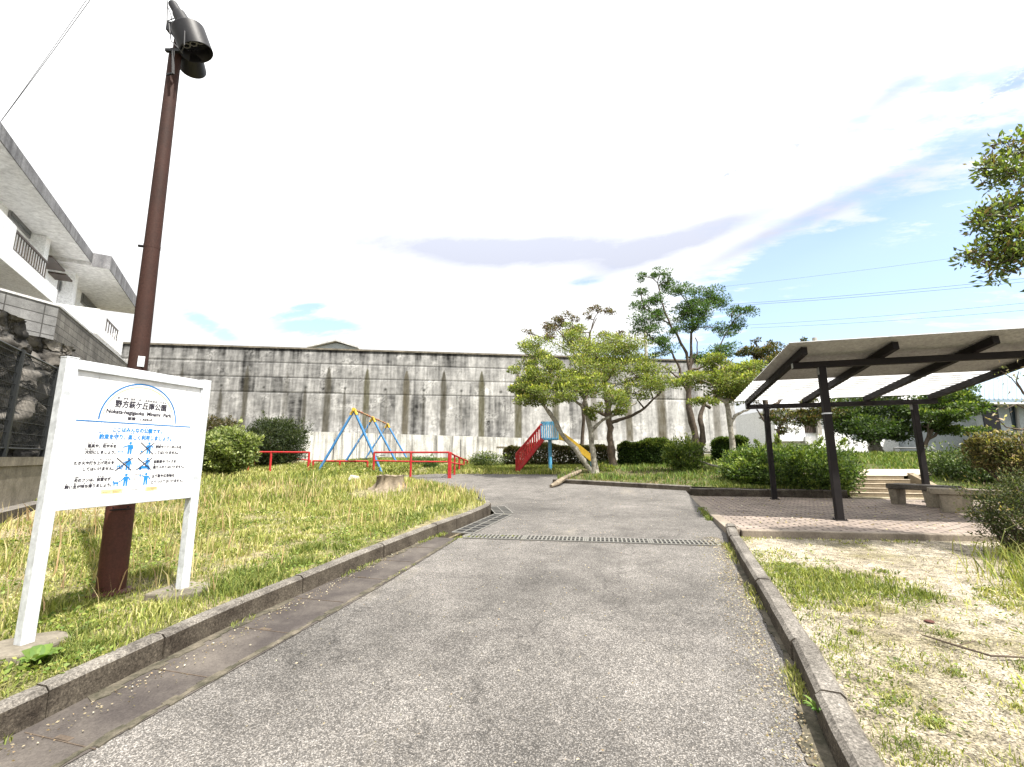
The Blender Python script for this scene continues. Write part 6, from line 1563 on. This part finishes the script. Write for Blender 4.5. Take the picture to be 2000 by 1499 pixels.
# weeds: tall leafy herbs by the swings
wf = Field(); PP, DD = [], []
for _ in range(300):
    px, py = random.uniform(560, 860), random.uniform(915, 934); p = G(px, py, lawn2)
    if not inpoly(np.array([p[0]]), np.array([p[1]]), lawn_poly)[0]: continue
    h = random.uniform(.10, .32)*(1 if px < 800 else .5); k = int(h*60)
    t = rng.random((k, 1)); PP.append(p+np.concatenate([rng.normal(size=(k, 2))*.07, t*h], 1)); DD.append(unit(rdir(k)+np.array([0, 0, .4])))
P = np.concatenate(PP); o = leaves_obj('weeds', P, np.concatenate(DD), .10, .34, pal(len(P), GRN+MID), None); tag(o, 'leafy green weeds growing up round the swing legs', 'weeds', None, 'stuff')
# small herb leaves low in the near lawn
xy = scatter(26000, -8, -3.12, 1.0, 7.5, lawn_poly, .4); xy = keep(xy, np.clip((vnoise(xy[:, 0], xy[:, 1], .35, 71)-.46)*4+.5*np.exp(-np.abs(xy[:, 0]+3.25)/.3), 0, 1))
P = np.column_stack([xy, [lawn2(*q)+.01+random.random()*.05 for q in xy]]); D = unit(rdir(len(P))*np.array([1, 1, .35])+np.array([0, 0, .35]))
o = leaves_obj('clover', P, D, .034, .6, pal(len(P), [(3, (.16, .22, .045)), (2, (.26, .29, .07)), (1, (.10, .16, .03))]), None); tag(o, 'low bright herb patches in the lawn beside the left kerb', 'ground cover', None, 'stuff')
# right hand side: sandy ground with patchy turf
fr_ = Field(); xy = scatter(150000, .9, 8.5, .6, 7.3)
kx = np.interp(xy[:, 1], [-5, 2.43, 3.43, 6.42, 7.05], [.34, .93, 1.06, 1.28, 1.36]); dk_ = xy[:, 0]-kx
ok = (dk_ > 0) & (xy[:, 1] < np.interp(xy[:, 0], [1.36, 4.6, 9], [6.95, 7.25, 7.7])); xy, dk_ = xy[ok], dk_[ok]
Xr, Yr = xy[:, 0], xy[:, 1]
nz_ = vnoise(Xr, Yr, .55, 81)*.55+vnoise(Xr, Yr, .16, 82)*.45
strip = np.exp(-(dk_/.38)**2)*np.clip((6.0-Yr)/1.0, 0, 1)
tri = np.clip(1-np.hypot((Xr-1.75)/.8, (Yr-4.75)/.85), 0, 1)*1.3*(.4+vnoise(Xr, Yr, .25, 84))
lowr = np.clip((3.1-Yr)/.8, 0, 1)*.45
rightg = np.clip((Xr-2.7-.25*(Yr-3))/.8, 0, 1)*np.clip((5.6-Yr)/1.2, 0, 1)*.75
edge = np.clip(1-np.abs(Yr-np.interp(Xr, [1.36, 4.6, 9], [6.93, 7.23, 7.68]))/.12, 0, 1)*.5
pr_ = np.clip(2.2*(nz_-.40)+.12*np.clip((5-Yr)/1, 0, 1)+.45*strip+.50*np.clip(tri, 0, 1)+.5*lowr+.55*rightg+edge-.6*np.clip((Yr-4.9)/1.0, 0, 1)*(Xr > 1.7)-.55*np.exp(-((Xr-2.0-.9*(4.6-Yr)/1.6)/.55)**2)*np.clip((Yr-2.6)/.5, 0, 1)*np.clip((5.2-Yr)/.5, 0, 1), .012, .9)
k = rng.random(len(pr_)) < pr_; xy, Xr, Yr = xy[k], Xr[k], Yr[k]; strip, tri, rightg = strip[k], tri[k], rightg[k]
green = (strip*.75+np.clip(tri, 0, 1)+.55*rng.random(len(Xr)) + .5*(vnoise(Xr, Yr, .6, 83)-.5)) > .58
hk = .6+.4*np.clip(tri, 0, 1)+.6*rightg
fr_.add(xy[green], soil, .02, .10, .0035, MID+GRN+[(3, (.30, .33, .06))], .9, hk=hk[green]); fr_.add(xy[~green], soil, .02, .09, .0032, DRY+MID, 1.0, hk=hk[~green])
for cx_, cy__, rr, n, hmx, pl_ in [(2.05, 3.05, .12, 260, .12, [(3, (.32, .36, .05)), (2, (.24, .3, .05))]), (2.25, 4.55, .10, 200, .10, GRN), (3.5, 4.9, .45, 1100, .24, MID+DRY), (3.9, 5.3, .5, 1200, .3, GRN+MID), (3.15, 4.2, .4, 1300, .14, DRY), (3.4, 3.9, .45, 1300, .16, DRY+MID),
                                   (2.35, 2.35, .30, 1500, .14, GRN), (2.75, 2.5, .3, 1200, .18, DRY+MID), (4.4, 5.6, .5, 1300, .36, MID+GRN), (4.1, 6.2, .35, 400, .25, DRY+MID), (1.65, 4.9, .35, 700, .10, GRN+MID), (1.95, 4.6, .3, 600, .09, MID+GRN), (1.5, 4.5, .3, 600, .09, GRN+MID)]:
    q_ = np.column_stack([cx_+rng.normal(size=n)*rr*.55, cy__+rng.normal(size=n)*rr*.55]); fr_.add(q_, soil, hmx*.3, hmx, .0038, pl_, .9)
# many small matted tufts
for _ in range(520):
    cx_, cy__ = random.uniform(1.0, 4.6), random.uniform(1.2, 5.4)
    kx_ = float(np.interp(cy__, [-5, 2.43, 6.42], [.36, .97, 1.34])); near_ = cx_-kx_
    if near_ < .06: continue
    pr1 = .95*math.exp(-(near_/.45)**2)+.75*max(0, min(1, (2.9-cy__)/.5))+.6*max(0, min(1, (cx_-2.6)/.5))+.18
    if cy__ > 4.9 and near_ > .6 and cx_ < 3.2: pr1 = .05
    if random.random() > pr1: continue
    n = random.randint(50, 130); rr = random.uniform(.035, .12); q_ = np.column_stack([cx_+rng.normal(size=n)*rr*.6, cy__+rng.normal(size=n)*rr*.5]); h_ = random.uniform(.025, .065)
    fr_.add(q_, soil, h_*.35, h_, .0036, random.choice([GRN, GRN, MID, MID, DRY+MID]), 1.3)
# tall thin stalks at the right
q_ = np.column_stack([rng.uniform(3.2, 4.4, 40), rng.uniform(4.4, 6.2, 40)]); fr_.add(q_, soil, .3, .75, .004, [(2, (.35, .33, .14)), (2, (.20, .22, .07))], .6)
fr_.build('grass', 'patchy low turf on the sandy ground right of the path', 'grass')
# bed behind the path and upper ground
fb_ = Field(); xy = scatter(60000, -2.4, 14, 12.4, 22, bed_poly)
nb_ = vnoise(xy[:, 0], xy[:, 1], .9, 91); shade = np.clip(1-np.hypot((xy[:, 0]+1.0)/2.2, (xy[:, 1]-15.8)/1.6), 0, 1)
steps_ = (xy[:, 0] > 4.85) & (xy[:, 0] < 7.15) & (xy[:, 1] < 15.5); pthx = (xy[:, 0] > 4) & (xy[:, 0] < 9.6) & (xy[:, 1] > 14.1) & (xy[:, 1] < 15.5)
xy = keep(xy, np.clip(.35+1.1*(nb_-.3)-.75*shade, .04, 1)*(~steps_)*(~pthx))
fb_.add(xy, bank, .06, .20, .005, LUSH+GRN, .7, hk=.6+.8*vnoise(xy[:, 0], xy[:, 1], 1.2, 92))
xy = scatter(5000, 2.0, 5.0, 12.45, 13.6, bed_poly); fb_.add(xy, bank, .04, .12, .005, GRN, .7)
fb_.build('grass', 'green grass on the planting bed behind the path', 'grass')
# low herbs on the sandy side
xy = scatter(30000, 1.0, 6, 1.0, 6.2); kx = np.interp(xy[:, 1], [-5, 2.43, 3.43, 6.42], [.34, .93, 1.06, 1.28]); dk_ = xy[:, 0]-kx
pr_ = np.clip((vnoise(xy[:, 0], xy[:, 1], .40, 171)*.6+vnoise(xy[:, 0], xy[:, 1], .12, 172)*.4-.50)*3+.35*np.exp(-(dk_/.4)**2)-.9*np.clip((xy[:, 1]-4.6)/1.0, 0, 1)*(xy[:, 0] > 2), 0, .9)*(dk_ > .01)
xy = xy[rng.random(len(xy)) < pr_]
P = np.column_stack([xy, [soil(*q)+.006+random.random()*.03 for q in xy]]); D = unit(rdir(len(P))*np.array([1, 1, .4])+np.array([0, 0, .3]))
o = leaves_obj('clover', P, D, .026, .5, pal(len(P), [(3, (.17, .22, .05)), (2, (.26, .28, .08)), (2, (.11, .15, .035)), (1, (.34, .32, .14))]), None); tag(o, 'low clover and turf patches on the sandy ground beside the right kerb', 'ground cover', None, 'stuff')
# growth in the joints along the kerbs
fj = Field()
def joint_growth(line, n, hm, pl_, off, spread=.03, prob=.5):
    pts = np.array(line, float); seg = rng.integers(0, len(pts)-1, n); t = rng.random((n, 1)); p = pts[seg]+(pts[seg+1]-pts[seg])*t+np.column_stack([off+rng.normal(size=n)*spread, np.zeros(n)])
    k = vnoise(p[:, 1], p[:, 0]*0, .5, 101) > prob; p = p[k]
    if len(p): fj.add(p, rz, hm*.3, hm, .0035, pl_, .9)
joint_growth([(-3.05, .5), (-3.08, 1.9), (-3.12, 2.9), (-3.0, 4.5), (-2.80, 6.4), (-2.72, 7.7)], 2600, .07, MID+GRN, .03, .025, .55)
joint_growth([(.72, 1.0), (.79, 2.43), (.92, 3.43), (1.14, 6.42)], 2600, .08, MID+DRY, -.03, .03, .50)
joint_growth([(1.25, 7.3), (1.30, 9.6)], 700, .10, GRN, -.04, .04, .2)
joint_growth([(-2.55, 1.2), (-2.48, 4.0), (-2.46, 6.0)], 700, .04, MID, 0, .012, .62)
joint_growth([(-2.5, 6.05), (-1.6, 6.3)], 300, .05, MID, 0, .03, .1)
fj.build('grass', 'weeds and grass tufts sprouting in the joints along both kerbs', 'weeds')
# litter: pale flecks, old leaves
def litter(name, label, xy, zf, size, palette, dz=.006):
    P = np.column_stack([xy, [zf(*q)+dz for q in xy]]); n = len(P); a = rng.uniform(0, 2*PI, n); D = unit(np.column_stack([np.cos(a), np.sin(a), rng.normal(size=n)*.12]))
    o = leaves_obj(name, P, D, size, .5, pal(n, palette), None, M['leaf']); return tag(o, label, 'litter', None, 'stuff')
q1 = np.column_stack([-2.98+np.abs(rng.normal(size=700))*.10, rng.uniform(.8, 6.2, 700)]); q2 = np.column_stack([np.interp(y_ := rng.uniform(1.2, 6.8, 2200), [2.43, 6.42], [.74, 1.08])-np.abs(rng.normal(size=2200))*.12, y_])
q3 = scatter(900, -2.4, .9, 2, 13)
litter('leaf_litter', 'small pale leaf scraps lying along the gutter and path', np.concatenate([q1, q2, q3]), lambda x, y: rz(x, y)+.012, .015, [(3, (.45, .38, .26)), (2, (.30, .22, .13)), (1, (.55, .50, .40))])
q4 = scatter(2600, 1.3, 6, 1, 7); litter('leaf_litter', 'dry leaf scraps and twigs on the sandy ground', q4, soil, .016, [(3, (.22, .16, .09)), (2, (.48, .41, .30)), (1, (.12, .08, .05))])
q7 = scatter(16000, 1.0, 6.5, .8, 7.2); q7 = q7[q7[:, 0] > np.interp(q7[:, 1], [-5, 2.43, 6.42], [.36, .95, 1.32])]; q7 = keep(q7, np.clip(vnoise(q7[:, 0], q7[:, 1], .5, 181)*1.8-.35, .05, 1))
litter('gravel', 'pale grit and small stones strewn over the sandy ground', q7, soil, .014, [(4, (.60, .56, .47)), (3, (.42, .37, .29)), (2, (.20, .17, .12)), (1, (.12, .10, .08))], .004)
q8 = scatter(9000, -9, -3.2, .5, 8.5, lawn_poly); q8 = keep(q8, np.clip(vnoise(q8[:, 0], q8[:, 1], .5, 182)*1.6-.3, .05, 1))
litter('gravel', 'pale grit showing between the meadow grass left of the path', q8, lawn2, .016, [(4, (.52, .48, .38)), (3, (.36, .31, .22)), (2, (.18, .15, .10))], .004)
q5 = scatter(500, 1.5, 8, 7.5, 12); litter('leaf_litter', 'fallen leaves scattered on the terrace paving', q5, lambda x, y: PLZ+.003, .035, [(3, (.30, .23, .13)), (2, (.5, .45, .36))])
q6 = scatter(2500, -2.3, 3, 13, 18, bed_poly); litter('leaf_litter', 'brown leaf litter under the spreading trees', q6, bank, .05, [(3, (.16, .11, .06)), (2, (.25, .18, .10))], .02)
# single plants
def rosette(name, label, base, n, Lf, wf_, up, palette, cat='plant'):
    t = thing(name, label, cat, base); V, Q, C = [], [], []
    for i in range(n):
        a = i*2.4+rng.normal()*.2; d_ = np.array([math.cos(a), math.sin(a), 0]); s_ = np.array([-d_[1], d_[0], 0]); L_ = Lf*random.uniform(.7, 1.1); b0 = len(V); m_ = 6
        for k in range(m_+1):
            q = k/m_; c = np.array(base)+d_*L_*q*(1-up*.35)+np.array([0, 0, L_*up*(q-.55*q*q)*1.2+.005]); w_ = wf_*math.sin(PI*min(1, .12+q*.88))**.8*.5+.001
            V += [c-s_*w_+np.array([0, 0, w_*.35]), c, c+s_*w_+np.array([0, 0, w_*.35])]
        for k in range(m_): i0 = b0+3*k; Q += [(i0, i0+1, i0+4, i0+3), (i0+1, i0+2, i0+5, i0+4)]
        C += [pal(1, palette, .12)[0]]*(3*(m_+1))
    arrays_mesh('leaves', np.array(V), np.array(Q), np.zeros((0, 3), int), np.array(C), M['leaf'], t); return t
rosette('broadleaf_weed', 'broad leaved bright green weed beside the left sign post footing', G(72, 1302, lawn2), 11, .17, .065, .8, [(1, (.085, .15, .03)), (1, (.12, .19, .035))])
rosette('spiky_weed', 'narrow leaved green weed sprouting at the foot of the left kerb', G(224, 1318, rz), 9, .13, .018, .9, [(1, (.05, .10, .025)), (1, (.08, .14, .03))])
rosette('spiky_weed', 'spiky bright green weed growing against the near right kerb', G(1621, 1418, rz)+np.array([-.02, 0, 0]), 22, .17, .018, 1.1, [(1, (.075, .15, .03)), (1, (.13, .20, .04))])
rosette('spiky_weed', 'small green weed at the left kerb farther along the gutter', G(650, 1128, rz), 12, .14, .02, .8, [(1, (.07, .13, .03)), (1, (.11, .17, .04))])
o = boulder('dead_leaf', 'dark red brown dead leaf lying on the sandy ground', G(1815, 1216, soil)+np.array([0, 0, .008]), .03, M['rust'], 3, .3); o['category'] = 'leaf'
tg = MB().tube([G(1800, 1240, soil, .02), G(1870, 1262, soil, .03), G(1935, 1281, soil, .03), G(2010, 1285, soil, .02)], [.004, .006, .006, .005], 6); tg.tube([G(1870, 1262, soil, .03), G(1905, 1252, soil, .04)], .003, 5)
o = tg.build('twig', M['twig']); tag(o, 'long dry twig lying on the sandy ground at the right', 'twig')
# tuft of bright shrub suckers beneath the tree
bush('shrub', 'small yellowish sucker growth at the foot of the dark trunked tree', 'bush', 1180, 915, 20, 10, 16.4, 700, YG, YGt, .08, .4, .8, lumps=14, stems=3)
bush('shrub', 'weedy green shrub against the base wall behind the notice board post', 'bush', 38, 1000, 42, 24, 8.0, 1500, GRN, MGt, .07, .5, .5, lumps=24)
